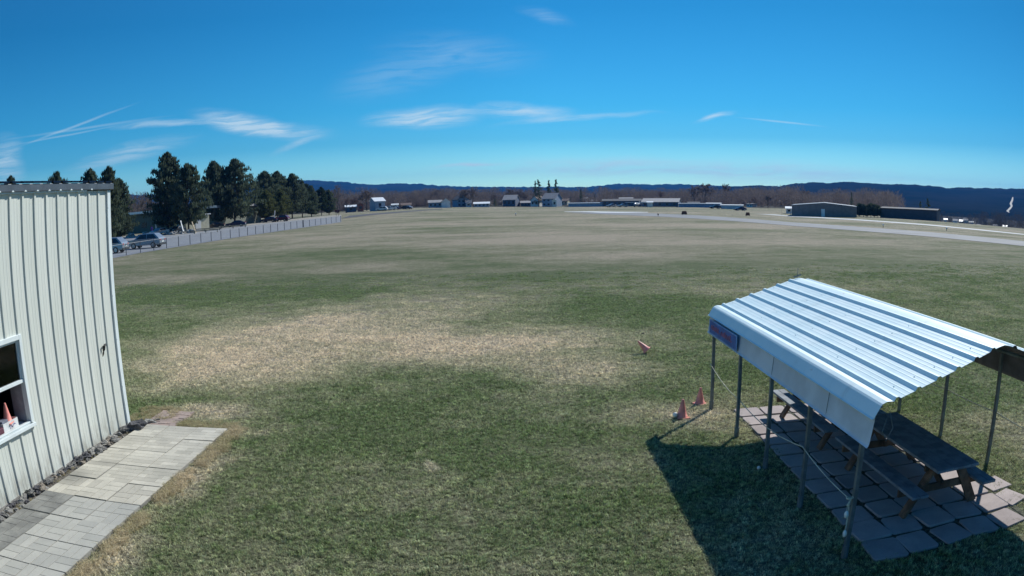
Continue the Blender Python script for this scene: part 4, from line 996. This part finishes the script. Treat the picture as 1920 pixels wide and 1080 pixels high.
bx = empty('storage_box', (-7.43, 7.93, .975), R(3))
wb_ = MB(); wb_.box((.05, -.21, 0), (.058, .23, .16)); wb_.box((-.12, -.21, 0), (-.112, .23, .16)); wb_.box((-.112, -.21, 0), (.05, -.202, .16)); wb_.box((-.112, .222, 0), (.05, .23, .16)); wb_.box((-.112, -.202, 0), (.05, .222, .01)); wb_.build('carton', M('pale_carton', (.62, .63, .62), .8), bx)
MB().box((-.1, .0, .01), (.04, .16, .12)).box((-.1, -.19, .01), (.03, -.02, .19)).build('contents', M('blue_grey_items', (.22, .24, .30), .7), bx)
pr = MB(); pr.tube([(.06, -.03, .05), (.06, .02, .09), (.06, .05, .06), (.06, .10, .10), (.06, .14, .085)], .008, 5); pr.build('printed_mark', M('violet_print', (.28, .22, .38), .7), bx)
tag(bx, 'white open box on the window sill below the orange cone', 'box')
o = MB().box((-.1, -.11, 0), (.07, .11, .13)).build('storage_box', M('maroon_box', (.13, .04, .06), .6), loc=(-7.40, 7.58, .975), bevel=.008); tag(o, 'dark maroon box left of the white open box on the sill', 'box')

# rocks along the foot of the wall
rockm = [M('field_stone_%s' % n_, c_, .9, scale=9, var=.25, bump=.6, bscale=25) for n_, c_ in (('grey', (.24, .23, .21)), ('tan', (.34, .29, .23)), ('dark', (.13, .125, .13)), ('pale', (.40, .38, .34)))]
rk_meshes = []
for k in range(8): rk_meshes.append(MB().ball((0, 0, 0), 1.0, 10, 7, (1.15, .85, .62), k*5.3, .9).mesh('stone', rockm[k % 4]))
for me_ in rk_meshes: me_.name = 'stone'
y = 11.5; i = 0
while y > 3.6:
    r_ = rnd.uniform(.05, .105); x = XW+.13+rnd.uniform(-.04, .10)
    for lane in (0, 1):
        if lane and rnd.random() < .45: continue
        rr_ = r_*rnd.uniform(.6, 1.0) if lane else r_
        o = bpy.data.objects.new('stone', rk_meshes[rnd.randrange(8)]); C.objects.link(o)
        o.location = (XW+.10+lane*.14+rnd.uniform(-.02, .03), y+rnd.uniform(-.03, .03), rr_*.45); o.rotation_euler = (rnd.uniform(-.4, .4), rnd.uniform(-.4, .4), rnd.uniform(0, 6)); o.scale = (rr_, rr_*rnd.uniform(.8, 1.1), rr_)
        tag(o, 'rough field stone in the row along the foot of the metal wall', 'stone', 'stones along the foot of the wall')
    y -= r_*1.55; i += 1
for (x, y, s, m_, lb) in ((-7.02, 11.42, .20, 2, 'largest dark stone at the corner of the metal building'), (-6.93, 11.86, .11, 3, 'pale stone just past the building corner'), (-6.85, 12.05, .07, 1, 'small tan stone beyond the pale one past the corner')):
    o = bpy.data.objects.new('stone', rk_meshes[m_]); C.objects.link(o); o.location = (x, y, s*.4); o.scale = (s*1.1, s*.9, s*.8); o.rotation_euler.z = .6; tag(o, lb, 'stone')
gs = MB(); gs.box((XW+.0, 3.0, -.1), (-6.97, 11.6, .012)); tag(gs.build('gravel_strip', M('dark_gravel', (.13, .115, .095), .95, scale=30, var=.3, bump=.9, bscale=60)), kind='structure')

# ================================================================== walkway of stamped slabs
def mat_slab(name, c1, c2, patt=True):
    m = bpy.data.materials.new(name); m.use_nodes = True; t = NT(m.node_tree); t.n.clear()
    pos = t.node('ShaderNodeNewGeometry').outputs['Position']; ri = t.node('ShaderNodeNewGeometry').outputs['Random Per Island']
    n = t.noise(pos, 2.2, 6, .65); n2 = t.noise(pos, 30, 4)
    c = t.mix(t.ramp(n, .3, .7), c2, c1)
    kk = t.ramp(ri, 0, 1, .86, 1.08)
    c = t.mix(1.0, c, t.node('ShaderNodeCombineColor', {0: kk, 1: kk, 2: kk}).outputs[0], 'MULTIPLY')
    c = t.mix(t.ramp(n2, .5, .8, 0, .35), c, (.20, .19, .16))
    if patt:   # mildew stain on the slabs nearest the wall
        st = t.blob(t.vmath('ADD', pos, t.vmath('MULTIPLY', t.vmath('SUBTRACT', t.node('ShaderNodeTexNoise', {'Vector': pos, 'Scale': 2.5, 'Detail': 5}).outputs['Color'], (.5, .5, .5)), (.7, .9, 0))), -7.0, 6.9, .85, 1.7, 0, .45)
        st2 = t.blob(pos, -6.85, 8.7, .5, .55, .4, .1)
        st3 = t.blob(pos, -6.6, 9.45, .55, .22, .1, .1)
        sx = t.node('ShaderNodeSeparateXYZ', {0: pos})
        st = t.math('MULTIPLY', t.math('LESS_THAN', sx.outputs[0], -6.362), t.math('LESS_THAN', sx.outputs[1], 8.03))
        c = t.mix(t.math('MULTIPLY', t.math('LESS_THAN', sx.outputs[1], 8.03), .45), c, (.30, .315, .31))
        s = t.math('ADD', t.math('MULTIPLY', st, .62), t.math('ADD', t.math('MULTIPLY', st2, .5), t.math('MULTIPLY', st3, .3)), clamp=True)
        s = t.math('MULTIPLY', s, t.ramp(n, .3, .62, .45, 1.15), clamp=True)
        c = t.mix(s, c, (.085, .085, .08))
    b = t.node('ShaderNodeBsdfPrincipled', {'Base Color': c, 'Roughness': .85, 'Specular IOR Level': .3})
    h = t.math('MULTIPLY', n2, .3)
    bn = t.node('ShaderNodeBump', {'Strength': .4, 'Distance': .01, 'Height': h}); t.l.new(bn.outputs[0], b.inputs['Normal'])
    t.l.new(b.outputs[0], t.node('ShaderNodeOutputMaterial').inputs[0]); return m
def walkway():
    mb = MB(); jn = MB(); xs = [-6.96, -6.36, -5.72, -5.10]; ys = [11.70]
    while ys[-1] > 2.5: ys.append(ys[-1]-.735)
    rn = random.Random(4)
    for j in range(len(ys)-1):
        for i in range(3):
            x0, x1 = xs[i]+.006, xs[i+1]-.006; y1, y0 = ys[j]-.007, ys[j+1]+.007
            zt = .052+rn.uniform(-.007, .008); tx, ty = rn.uniform(-.006, .006), rn.uniform(-.006, .006); rz = rn.uniform(-.008, .008)
            cx, cy = (x0+x1)/2, (y0+y1)/2
            # base slab, slightly below, dark in the grooves
            lo = MB().box((x0, y0, -.05), (x1, y1, zt-.005)); 
            gx = MB()
            # raised brick faces, basket-like stamped pattern
            if j >= 4:                    # basket weave of paired bricks
                for bi in range(2):
                    for bj in range(2):
                        bx0 = x0+(x1-x0)/2*bi; by0 = y0+(y1-y0)/2*bj; bw = (x1-x0)/2; bh = (y1-y0)/2; g = .005
                        hor = (bi+bj+(i*3+j)//2) % 2
                        for q2_ in range(2):
                            if hor: gx.box((bx0+g, by0+bh/2*q2_+g, zt-.006), (bx0+bw-g, by0+bh/2*(q2_+1)-g, zt+.003))
                            else: gx.box((bx0+bw/2*q2_+g, by0+g, zt-.006), (bx0+bw/2*(q2_+1)-g, by0+bh-g, zt+.003))
            rows = 0 if j >= 4 else 5; rh = (y1-y0)/max(rows, 1)
            for r_ in range(rows):
                cuts = [x0]; 
                if (r_+i+j) % 2 == 0: cuts += [x0+(x1-x0)*rn.choice((.33, .5, .66))]
                elif rn.random() < .5: cuts += [x0+(x1-x0)*.25, x0+(x1-x0)*.75]
                cuts.append(x1)
                for k in range(len(cuts)-1):
                    g = .003
                    ya_, yb_ = y0+r_*rh+g, y0+(r_+1)*rh-g; xa_, xb_ = cuts[k]+g, cuts[k+1]-g
                    if j >= 4 and rn.random() < .5:
                        if rn.random() < .5: ym = (ya_+yb_)/2; gx.box((xa_, ya_, zt-.006), (xb_, ym-g*.7, zt+.003)); gx.box((xa_, ym+g*.7, zt-.006), (xb_, yb_, zt+.003))
                        else: xm_ = xa_+(xb_-xa_)*rn.choice((.4, .6)); gx.box((xa_, ya_, zt-.006), (xm_-g, yb_, zt+.003)); gx.box((xm_+g, ya_, zt-.006), (xb_, yb_, zt+.003))
                    else: gx.box((xa_, ya_, zt-.006), (xb_, yb_, zt+.003))
            for part, tgt in ((lo, jn), (gx, mb)):
                vs = []
                for x, y, z in part.v:
                    dx, dy = x-cx, y-cy; vs.append((cx+dx-dy*rz, cy+dy+dx*rz, z+dx*tx+dy*ty))
                tgt.add(vs, part.f)
    m1 = mat_slab('stamped_slab', (.56, .52, .43), (.46, .43, .355))
    o = mb.build('walkway', m1); tag(o, kind='structure')
    o2 = jn.build('walkway_joints', M('slab_grooves', (.26, .25, .22), .95)); tag(o2, kind='structure')
    # older reddish bricks laid end on past the slabs
    bk_ = MB(); rn = random.Random(9)
    for j in range(8):
        x = -7.02
        off = .1 if j % 2 else 0
        while x < -6.28:
            xe_ = min(x+.2+(-.1 if x == -7.02 and off else 0), -6.27)
            bk_.box((x+.004, 11.74+j*.125, -.05), (xe_-.004, 11.74+j*.125+.118, .03+rn.uniform(-.006, .008)), rn.uniform(-.03, .03)); x = xe_
    tag(bk_.build('brick_path', mat_slab('weathered_brick', (.40, .30, .25), (.30, .24, .21), False)), kind='structure')
walkway()

# ================================================================== patio pavers under the shelter
def patio():
    mb = MB(); rn = random.Random(12)
    for j in range(12):
        for i in range(5):
            cx = 4.20+i*.515+.012*j*0+(-.006*j); cy = 12.2-j*.525
            if j == 12 and i in (0, 4): continue
            if j == 11: cx += rn.uniform(-.06, .06)
            if j == 12: cx += rn.uniform(-.1, .1); cy += rn.uniform(-.06, .06)
            hw_ = .235+rn.uniform(-.012, .012); rz = rn.uniform(-.04, .04) if j < 10 else rn.uniform(-.15, .15); z = .03+rn.uniform(-.006, .01)
            k = .035
            P = []
            for sx, sy in ((-1, -1), (1, -1), (1, 1), (-1, 1)):
                ex, ey = sx*hw_+rn.uniform(-.012, .012), sy*hw_+rn.uniform(-.012, .012)
                P += ([(ex, ey-sy*k), (ex-sx*k, ey)] if sx*sy > 0 else [(ex-sx*k, ey), (ex, ey-sy*k)])
            ca, sa = math.cos(rz), math.sin(rz)
            P = [(cx+x*ca-y*sa, cy+x*sa+y*ca) for x, y in P]
            mb.prism(P, -.04, z, 2)
    for cx, cy, rz in ((6.62, 6.95, .3), (6.70, 7.48, .1)):
        mb.box((cx-.22, cy-.22, -.04), (cx+.22, cy+.22, .03), rz)
    tag(mb.build('patio_pavers', mat_slab('pink_paver', (.46, .39, .37), (.36, .30, .285), False), bevel=.008), kind='structure')
    b = MB(); b.box((3.93, 6.2, -.1), (6.55, 12.47, .010)); tag(b.build('patio_soil', M('paver_joint_soil', (.085, .09, .055), .95, scale=20, var=.3)), kind='structure')
patio()

# ================================================================== CARPORT SHELTER
GALV = M('galvanised_tube', (.17, .20, .21), .45, metal=.3, var=.12, scale=6)
def mat_roof():
    m = bpy.data.materials.new('white_roof_sheet'); m.use_nodes = True; t = NT(m.node_tree); t.n.clear()
    tc = t.node('ShaderNodeTexCoord').outputs['Object']; s = t.node('ShaderNodeSeparateXYZ', {0: tc})
    n = t.noise(tc, 1.6, 5, .6); c = t.mix(t.ramp(n, .35, .7), (.70, .86, .87), (.80, .92, .91))
    c = t.mix(t.ramp(t.noise(t.map(tc, scale=(3, .5, 1)), 2.0, 6, .7), .55, .8, 0, .4), c, (.44, .46, .43))
    c = t.mix(t.ramp(t.noise(tc, 7, 3), .70, .77, 0, .6), c, (.46, .36, .25))
    # lapped sheet joints
    for yj in (8.55, 10.65):
        k = t.math('LESS_THAN', t.math('ABSOLUTE', t.math('SUBTRACT', s.outputs[1], yj)), .008); c = t.mix(t.math('MULTIPLY', k, .45), c, (.25, .28, .3))
    b = t.node('ShaderNodeBsdfPrincipled', {'Base Color': c, 'Roughness': .5, 'Specular IOR Level': .25, 'Metallic': 0.0})
    t.l.new(b.outputs[0], t.node('ShaderNodeOutputMaterial').inputs[0]); return m
RS = mat_roof(); SK = M('pale_side_sheet', (.60, .68, .74), .5, var=.06, scale=2)
XC = 5.33; UNDERSHADE = M('shaded_underside', (.15, .15, .16), .6)  # dark grey paints the shade onto the backs of roof and side sheets
def carport():
    o = empty('open_shelter', (XC, 9.5, 0)); off = Vector((-XC, -9.5, 0))
    ya, yb = 6.15-9.5, 12.78-9.5
    half = [(3.500, 1.722), (3.497, 1.730), (3.518, 1.740), (3.545, 1.785), (3.592, 1.862), (3.612, 1.880), (3.665, 1.900)]
    sl = (2.335-1.925)/(5.14-3.79)
    zs = lambda x: 1.925-.018+(x-3.79)*sl
    for c in (3.80, 4.07, 4.345, 4.615, 4.885, 5.145):
        half += [(c-.046, zs(c-.046)), (c-.022, zs(c)+.024), (c+.012, zs(c)+.028), (c+.040, zs(c+.04))]
        if c < 5.1:
            for k in (1, 2): half += [(c+.04+k*.062-.012, zs(c+.04+k*.062-.012)), (c+.04+k*.062, zs(c+.04+k*.062)+.003), (c+.04+k*.062+.012, zs(c+.04+k*.062+.012))]
    half += [(5.215, zs(5.215)), (5.27, zs(5.255)), (XC, zs(5.28)+.002)]
    full = half+[(2*XC-x, z) for x, z in half[-2::-1]]
    full = [(x-XC, z) for x, z in full]
    def sheetmesh(pr, name, mat, y0, y1, th=.004):
        vs = []; fs = []; n = len(pr)
        for yy in (y0, y1):
            for x, z in pr: vs.append((x, yy, z))
        for i in range(n-1): fs.append((i, i+1, n+i+1, n+i))
        mb = MB().add(vs, fs); ob = mb.build(name, mat, o)
        ob.data.materials.append(UNDERSHADE); m_ = ob.modifiers.new('thickness', 'SOLIDIFY'); m_.thickness = th; m_.offset = -1; m_.material_offset = 1; return ob
    # lower side sheets tucked under the bent eaves
    sk = [(3.548, 1.775), (3.545, 1.70), (3.534, 1.62), (3.524, 1.54), (3.512, 1.46), (3.503, 1.435), (3.488, 1.42)]
    s1 = sheetmesh([(x-XC, z) for x, z in sk[::-1]], 'side_sheet', SK, ya+.03, yb-.01); s2 = sheetmesh([(XC-x, z) for x, z in sk], 'side_sheet', SK, ya+.03, yb-.01)
    for ym in (9.30, 7.35): MB().bar((3.508-XC, ym-9.5, 1.425), (3.538-XC, ym-9.5, 1.73), .006, .004, (0, 1, 0)).build('seam_strip', M('seam_grey', (.25, .29, .33), .6), o)
    # bows and posts
    ny = [6.46, 7.98, 9.46, 10.98, 12.62]; fy = [6.62, 8.22, 9.76, 11.37, 12.62]
    T_ = .055
    for y in ny: MB().box((3.582-XC-T_/2, y-9.5-T_/2, -.15), (3.582-XC+T_/2, y-9.5+T_/2, 1.74)).build('post', GALV, o, bevel=.006)
    for y in fy: MB().box((7.078-XC-T_/2, y-9.5-T_/2, -.15), (7.078-XC+T_/2, y-9.5+T_/2, 1.74)).build('post', GALV, o, bevel=.006)
    for a_, b_ in zip(ny, fy):
        ts = [(-1.0, 1.72), (-.985, 1.80), (-.93, 1.855), (0, 2.30), (.93, 1.855), (.985, 1.80), (1.0, 1.72)]
        pts = [((3.575-XC)*-u if u < 0 else (7.11-XC)*u, (a_*(1-(u+1)/2)+b_*(u+1)/2)-9.5, z-.02) for u, z in ts]
        pts = [(abs(3.575-XC)*u, p[1], p[2]) for (u, z), p in zip(ts, pts)]
        MB().tube(pts, .026, 6).build('rafter', GALV, o)
    # base rail and small bracket fittings
    for y, s in ((6.46, 3.56), (7.98, 3.56), (9.46, 3.56), (10.98, 3.56), (12.62, 3.56)):
        MB().tube([(s+.022-XC, y-9.5, -.02), (s+.022-XC, y-9.5, .16)], .043, 8).build('ground_sleeve', GALV, o)
    rf_ = MB(); n_ = len(full)           # ribbed sheet with the rows of screw heads over the bows
    rf_.add([(x, ya, z) for x, z in full]+[(x, yb, z) for x, z in full], [(i, i+1, n_+i+1, n_+i) for i in range(n_-1)])
    for a_ in ny:
        for c in (3.70, 3.93, 4.2, 4.48, 4.75, 5.02): rf_.ball((c-XC, a_-9.5+.02, zs(c)+.003), .009, 6, 4)
    rf_ = rf_.build('roof', RS, o); rf_.data.materials.append(UNDERSHADE); m_ = rf_.modifiers.new('thickness', 'SOLIDIFY'); m_.thickness = .004; m_.offset = -1; m_.material_offset = 1
    tl = MB(); tl.tube([(5.28-XC, yb-.03, 2.36), (5.30-XC, yb-.02, 2.55)], .005, 5); tl.tube([(5.2-XC, yb-.04, 2.38), (5.36-XC, yb-.03, 2.42)], .014, 5); tl.build('ridge_wire', GALV, o)
    lp = [(3.62-XC, ya+.06, 1.80), (3.72-XC, ya+.04, 1.74), (3.66-XC, ya+.03, 1.58), (3.74-XC, ya+.05, 1.46), (3.80-XC, ya+.04, 1.60), (3.74-XC, ya+.05, 1.78)]
    MB().tube(lp, .006, 5).build('wire_loop', GALV, o)
    tag(o, 'open sided picnic shelter with a white ribbed metal roof on thin posts', 'shelter')
carport()
def sign():
    o = empty('banner_sign', (3.475, 11.72, 1.575)); blue = M('banner_blue', (.03, .13, .42), .6, var=.1, scale=6); lb = M('banner_light_blue', (.20, .36, .62), .6); red = M('banner_red', (.45, .16, .22), .6)
    MB().box((-.004, -.84, -.125), (.004, .84, .125)).build('border', lb, o)
    MB().box((-.007, -.80, -.105), (-.004, .80, .105)).build('panel', blue, o)
    mb = MB(); rn = random.Random(3); y = .68           # two words of faded red script, read from far to near
    for word in (5, 6):
        mb = MB()
        for _ in range(word):
            h = rn.uniform(.035, .07)
            mb.tube([(-.009, y, -.03), (-.009, y-.02, h*.7), (-.009, y-.05, h), (-.009, y-.06, .0), (-.009, y-.085, -.035), (-.009, y-.11, -.01)], .009, 4); y -= .105
        y -= .09; mb.build('lettering', red, o)
    tag(o, 'blue banner with faded red script at the far end of the shelter side', 'sign')
sign()
ROPE = M('rope', (.62, .60, .45), .9); FLOAT = M('white_plastic', (.78, .80, .76), .5, var=.04)
def cat(a, b, sag, n=12): return [Vector(a).lerp(Vector(b), i/n)-Vector((0, 0, sag*4*(i/n)*(1-i/n))) for i in range(n+1)]
o = empty('rope', (0, 0, 0))
MB().tube(cat((3.52, 12.6, .87), (3.60, 10.98, .62), .06)+cat((3.60, 10.98, .62), (3.52, 7.98, .84), .10)[1:]+cat((3.52, 7.98, .84), (3.52, 6.46, .74), .04)[1:], .007, 5).build('line', ROPE, o)
MB().tube([(3.52, 6.43, .74), (3.47, 6.40, .70), (3.46, 6.38, .63)], .010, 5).tube([(3.5, 6.42, .74), (3.5, 6.40, .50), (3.47, 6.35, .40)], .008, 5).tube([(3.52+.04*math.cos(k*.8), 6.46+.04*math.sin(k*.8), .74+.003*k) for k in range(9)], .008, 5).build('knot', ROPE, o)
MB().ball((3.46, 6.37, .60), .028, 8, 6, (1, 1, 1.6)).build('float', FLOAT, o, smooth_=True); MB().ball((3.465, 6.34, .38), .026, 8, 6, (1, 1, 1.7)).build('float', FLOAT, o, smooth_=True)
tag(o, 'rope strung along the near posts with two white floats hanging from its end', 'rope')
o = MB().tube(cat((7.10, 12.62, .80), (7.10, 9.76, .82), .05)+cat((7.10, 9.76, .82), (7.10, 8.22, .84), .02)[1:]+cat((7.10, 8.22, .84), (7.10, 6.62, .83), .03)[1:], .009, 5).build('rope', ROPE); tag(o, 'thin rope strung along the far posts of the shelter', 'rope')
o = MB().ball((0, 0, .03), .03, 10, 8).build('white_ball', FLOAT, loc=(3.47, 9.43, 0), smooth_=True); tag(o, 'small white ball at the foot of the third near post', 'ball')

# ================================================================== picnic tables
WTOP = M('weathered_grey_board', (.24, .265, .30), .8, scale=5, var=.14, bump=.4, bscale=30); WLEG = M('stained_timber', (.20, .115, .07), .8, scale=6, var=.22, bump=.3)
def picnic(cy0, cy1, xc, label, seatm=None):
    o = empty('picnic_table', (xc, (cy0+cy1)/2, 0)); L = (cy1-cy0)/2; zt = .685
    tp = MB()
    for k in range(5):
        x0 = -.36+k*.1445; tp.box((x0, -L, zt), (x0+.138, L, zt+.038))
    tp.build('table_top', WTOP, o, bevel=.005)
    for s in (-1, 1):
        b = MB(); b.box((s*.595-.128, -L-.03, .405), (s*.595-.003, L+.03, .443)); b.box((s*.595+.003, -L-.03, .405), (s*.595+.128, L+.03, .443)); b.build('bench_seat', WTOP, o, bevel=.005)
    for yy in (-L+.32, L-.32):
        for s in (-1, 1):
            MB().bar((s*.62, yy, .02), (s*.20, yy, zt-.005), .045, .14, (1, 0, .6)).build('leg', WLEG, o, bevel=.004)
        MB().box((-.72, yy+.024, .30), (.72, yy+.064, .404)).build('seat_support', WLEG, o, bevel=.004)
        MB().box((-.34, yy+.024, .59), (.34, yy+.064, zt)).build('top_support', WLEG, o, bevel=.004)
    for s in (-1, 1):
        MB().bar((0, s*(L-.34), .36), (0, s*(.25), zt-.02), .045, .09).build('brace', WLEG, o)
    MB().box((-.04, -.05, .62), (.04, .05, zt)).build('centre_cleat', WLEG, o)
    return tag(o, label, 'picnic table')
picnic(6.80, 9.26, 5.36, 'nearer weathered picnic table under the shelter with its grey top in view')
picnic(9.62, 12.05, 5.30, 'farther picnic table mostly hidden by the shelter roof, one bench end in the sun')

# ================================================================== cones on the grass
cone((3.47, 13.05, 0), .31, 'upright orange cone right beside the far corner post of the shelter', (0, 0, .4))
cone((2.93, 12.25, 0), .33, 'orange cone with a small white ball at its foot', (R(-2), R(3), .2))
c3 = cone((3.27, 17.6, .085), .33, 'orange cone tipped over on the grass away from the shelter', (R(-14), R(-44), 0))
o = MB().ball((0, 0, .045), .045, 12, 8).build('white_ball', FLOAT, loc=(2.80, 12.22, .02), smooth_=True); tag(o, 'small white ball touching the nearer upright cone', 'ball')
lb_ = MB().ball((0, 0, .02), .06, 8, 5, (1, .5, .35), 3, .6).build('clod', TRIM, loc=(3.62, 20.2, 0)); tag(lb_, 'small dark clod of earth in the grass beyond the tipped cone', 'clod')

# ================================================================== grass
def grass():
    gb = mat_blades(); variants = []
    for k in range(7):
        rn = random.Random(100+k); mb = MB()
        for _ in range(26):
            cx, cy = rn.uniform(-.15, .15), rn.uniform(-.15, .15); hh = rn.uniform(.6, 1.25); ln = rn.uniform(0, 6.28)
            for _b in range(7):
                x, y = cx+rn.gauss(0, .018), cy+rn.gauss(0, .018); a = rn.uniform(0, 6.28); h = .030*hh*rn.uniform(.6, 1.3); wd = .0042*rn.uniform(.7, 1.3); tl = rn.uniform(.2, 1.1)*h
                ca, sa = math.cos(a)*wd, math.sin(a)*wd; la = ln+rn.gauss(0, .9); lx, ly = math.cos(la)*tl, math.sin(la)*tl
                mb.add([(x-ca, y-sa, -.004), (x+ca, y+sa, -.004), (x+lx*.5+ca*.7, y+ly*.5+sa*.7, h*.65), (x+lx*.5-ca*.7, y+ly*.5-sa*.7, h*.65), (x+lx*1.2, y+ly*1.2, h)], [(0, 1, 2, 3), (3, 2, 4)])
        variants.append(bpy.data.objects.new('tuft_source', mb.mesh('tuft', gb)))
    def scatter(name, pts, scl, sources, label, seed):
        col_ = bpy.data.collections.new(name+'_sources')
        for s in sources: col_.objects.link(s)
        me = bpy.data.meshes.new(name); me.from_pydata(pts, [], []); me.update()
        at_ = me.attributes.new('size', 'FLOAT', 'POINT'); at_.data.foreach_set('value', scl)
        ob = bpy.data.objects.new(name, me); C.objects.link(ob)
        ng = bpy.data.node_groups.new(name, 'GeometryNodeTree'); ng.interface.new_socket('Geometry', in_out='INPUT', socket_type='NodeSocketGeometry'); ng.interface.new_socket('Geometry', in_out='OUTPUT', socket_type='NodeSocketGeometry')
        n = ng.nodes; gi = n.new('NodeGroupInput'); go = n.new('NodeGroupOutput'); ip = n.new('GeometryNodeInstanceOnPoints'); ci = n.new('GeometryNodeCollectionInfo')
        ci.inputs['Collection'].default_value = col_; ci.inputs['Separate Children'].default_value = True; ci.inputs['Reset Children'].default_value = True
        ip.inputs['Pick Instance'].default_value = True
        ri_ = n.new('FunctionNodeRandomValue'); ri_.data_type = 'INT'; ri_.inputs[4].default_value = 0; ri_.inputs[5].default_value = len(sources)-1; ri_.inputs['Seed'].default_value = seed
        rr_ = n.new('FunctionNodeRandomValue'); rr_.data_type = 'FLOAT_VECTOR'; rr_.inputs[0].default_value = (0, 0, 0); rr_.inputs[1].default_value = (.0, .0, 6.283); rr_.inputs['Seed'].default_value = seed+1
        na = n.new('GeometryNodeInputNamedAttribute'); na.data_type = 'FLOAT'; na.inputs['Name'].default_value = 'size'
        l = ng.links; l.new(gi.outputs[0], ip.inputs['Points']); l.new(ci.outputs[0], ip.inputs['Instance']); l.new([s for s in ri_.outputs if s.enabled][0], ip.inputs['Instance Index'])
        l.new([s for s in rr_.outputs if s.enabled][0], ip.inputs['Rotation']); l.new([s for s in na.outputs if s.enabled][0], ip.inputs['Scale']); l.new(ip.outputs[0], go.inputs[0])
        md = ob.modifiers.new('scatter', 'NODES'); md.node_group = ng
        return tag(ob, label, 'grass', kind='stuff')
    rn = np.random.RandomState(8); P = []; S = []
    def ok(x, y):
        if -7.3 < x < -5.06 and 2.5 < y < 11.75: return False
        if x < -6.9 and y < 11.9: return False
        if -7.05 < x < -6.25 and y < 12.75: return False
        if 3.98 < x < 6.5 and 6.22 < y < 12.45: return False
        return True
    for y0 in np.arange(4.6, 39.0, .21):
        x0 = -.80*y0-2; x1 = .92*y0+3
        fade = 1.0 if y0 < 20 else ((39-y0)/19)**1.3
        for x0_ in np.arange(x0, x1, .21):
            if rn.rand() > fade: continue
            x, y = x0_+rn.uniform(-.1, .1), y0+rn.uniform(-.1, .1)
            if not ok(x, y): continue
            P.append((float(x), float(y), 0.0)); S.append(float(rn.uniform(.8, 1.25)*(1+.25*mnoise.noise(Vector((x*.6, y*.6, 0)))) * (1.0 if y < 14 else 1.15)))
    for j in range(12):       # tufts coming up between the pavers
        for _ in range(14):
            x = 3.95+rn.randint(0, 6)*.515+rn.normal(0, .015); y = 12.47-rn.randint(0, 13)*.525+rn.normal(0, .015)
            P.append((float(x), float(y), .0)); S.append(.22)
    scatter('grass', P, S, variants, 'short green and straw coloured turf of the field', 3)
    # longer straw along the slab edges and the building corner
    gt = mat_blades('straw_blades', True); tv = []
    for k in range(4):
        r2 = random.Random(300+k); mb = MB()
        for _ in range(60):
            x, y = r2.gauss(0, .05), r2.gauss(0, .05); h = r2.uniform(.05, .11); la = r2.uniform(0, 6.28); tl = h*r2.uniform(.3, 1.3); lx, ly = math.cos(la)*tl, math.sin(la)*tl; a = r2.uniform(0, 6.28); ca, sa = math.cos(a)*.003, math.sin(a)*.003
            mb.add([(x-ca, y-sa, 0), (x+ca, y+sa, 0), (x+lx*.45+ca, y+ly*.45+sa, h*.8), (x+lx*.45-ca, y+ly*.45-sa, h*.8), (x+lx, y+ly, h*.75)], [(0, 1, 2, 3), (3, 2, 4)])
        tv.append(bpy.data.objects.new('straw_source', mb.mesh('straw', gt)))
    P = []; S = []
    for _ in range(620):
        y = rn.uniform(3.5, 11.9); x = -5.04+abs(rn.normal(0, .11)); 
        if mnoise.noise(Vector((0, y*1.3, 2.0))) < -.25 and rn.rand() < .8: continue
        P.append((float(x), float(y), 0.)); S.append(float(rn.uniform(.4, 1.0)))
    for _ in range(170):
        P.append((float(rn.uniform(-6.25, -5.0)), 11.80+abs(float(rn.normal(0, .16))), 0.)); S.append(float(rn.uniform(.35, .8)))
    for _ in range(150):
        P.append((float(rn.uniform(-7.6, -6.6)), 12.0+float(rn.uniform(0, 1.0)), 0.)); S.append(float(rn.uniform(.35, .8)))
    for _ in range(90):
        P.append((float(rn.uniform(-7.2, -7.0)), float(rn.uniform(4, 11.6)), 0.)); S.append(float(rn.uniform(.25, .6)))
    scatter('straw_grass', P, S, tv, 'longer dry straw grass along the edges of the slab walkway', 9)
grass()

# ================================================================== haze: real air between the field and the hills
HAZE = True
if HAZE:
    hb = MB().box((-7500, -7500, -22), (7500, 7500, 260)); hm = bpy.data.materials.new('air'); hm.use_nodes = True; t = NT(hm.node_tree); t.n.clear()
    pv = t.node('ShaderNodeVolumePrincipled', {'Color': (.04, .28, .85, 1), 'Density': .0001, 'Anisotropy': .2})
    t.l.new(pv.outputs[0], t.node('ShaderNodeOutputMaterial').inputs['Volume'])
    ho = hb.build('haze', hm); tag(ho, 'thin blue haze in the air over the field and hills', 'haze', kind='stuff')
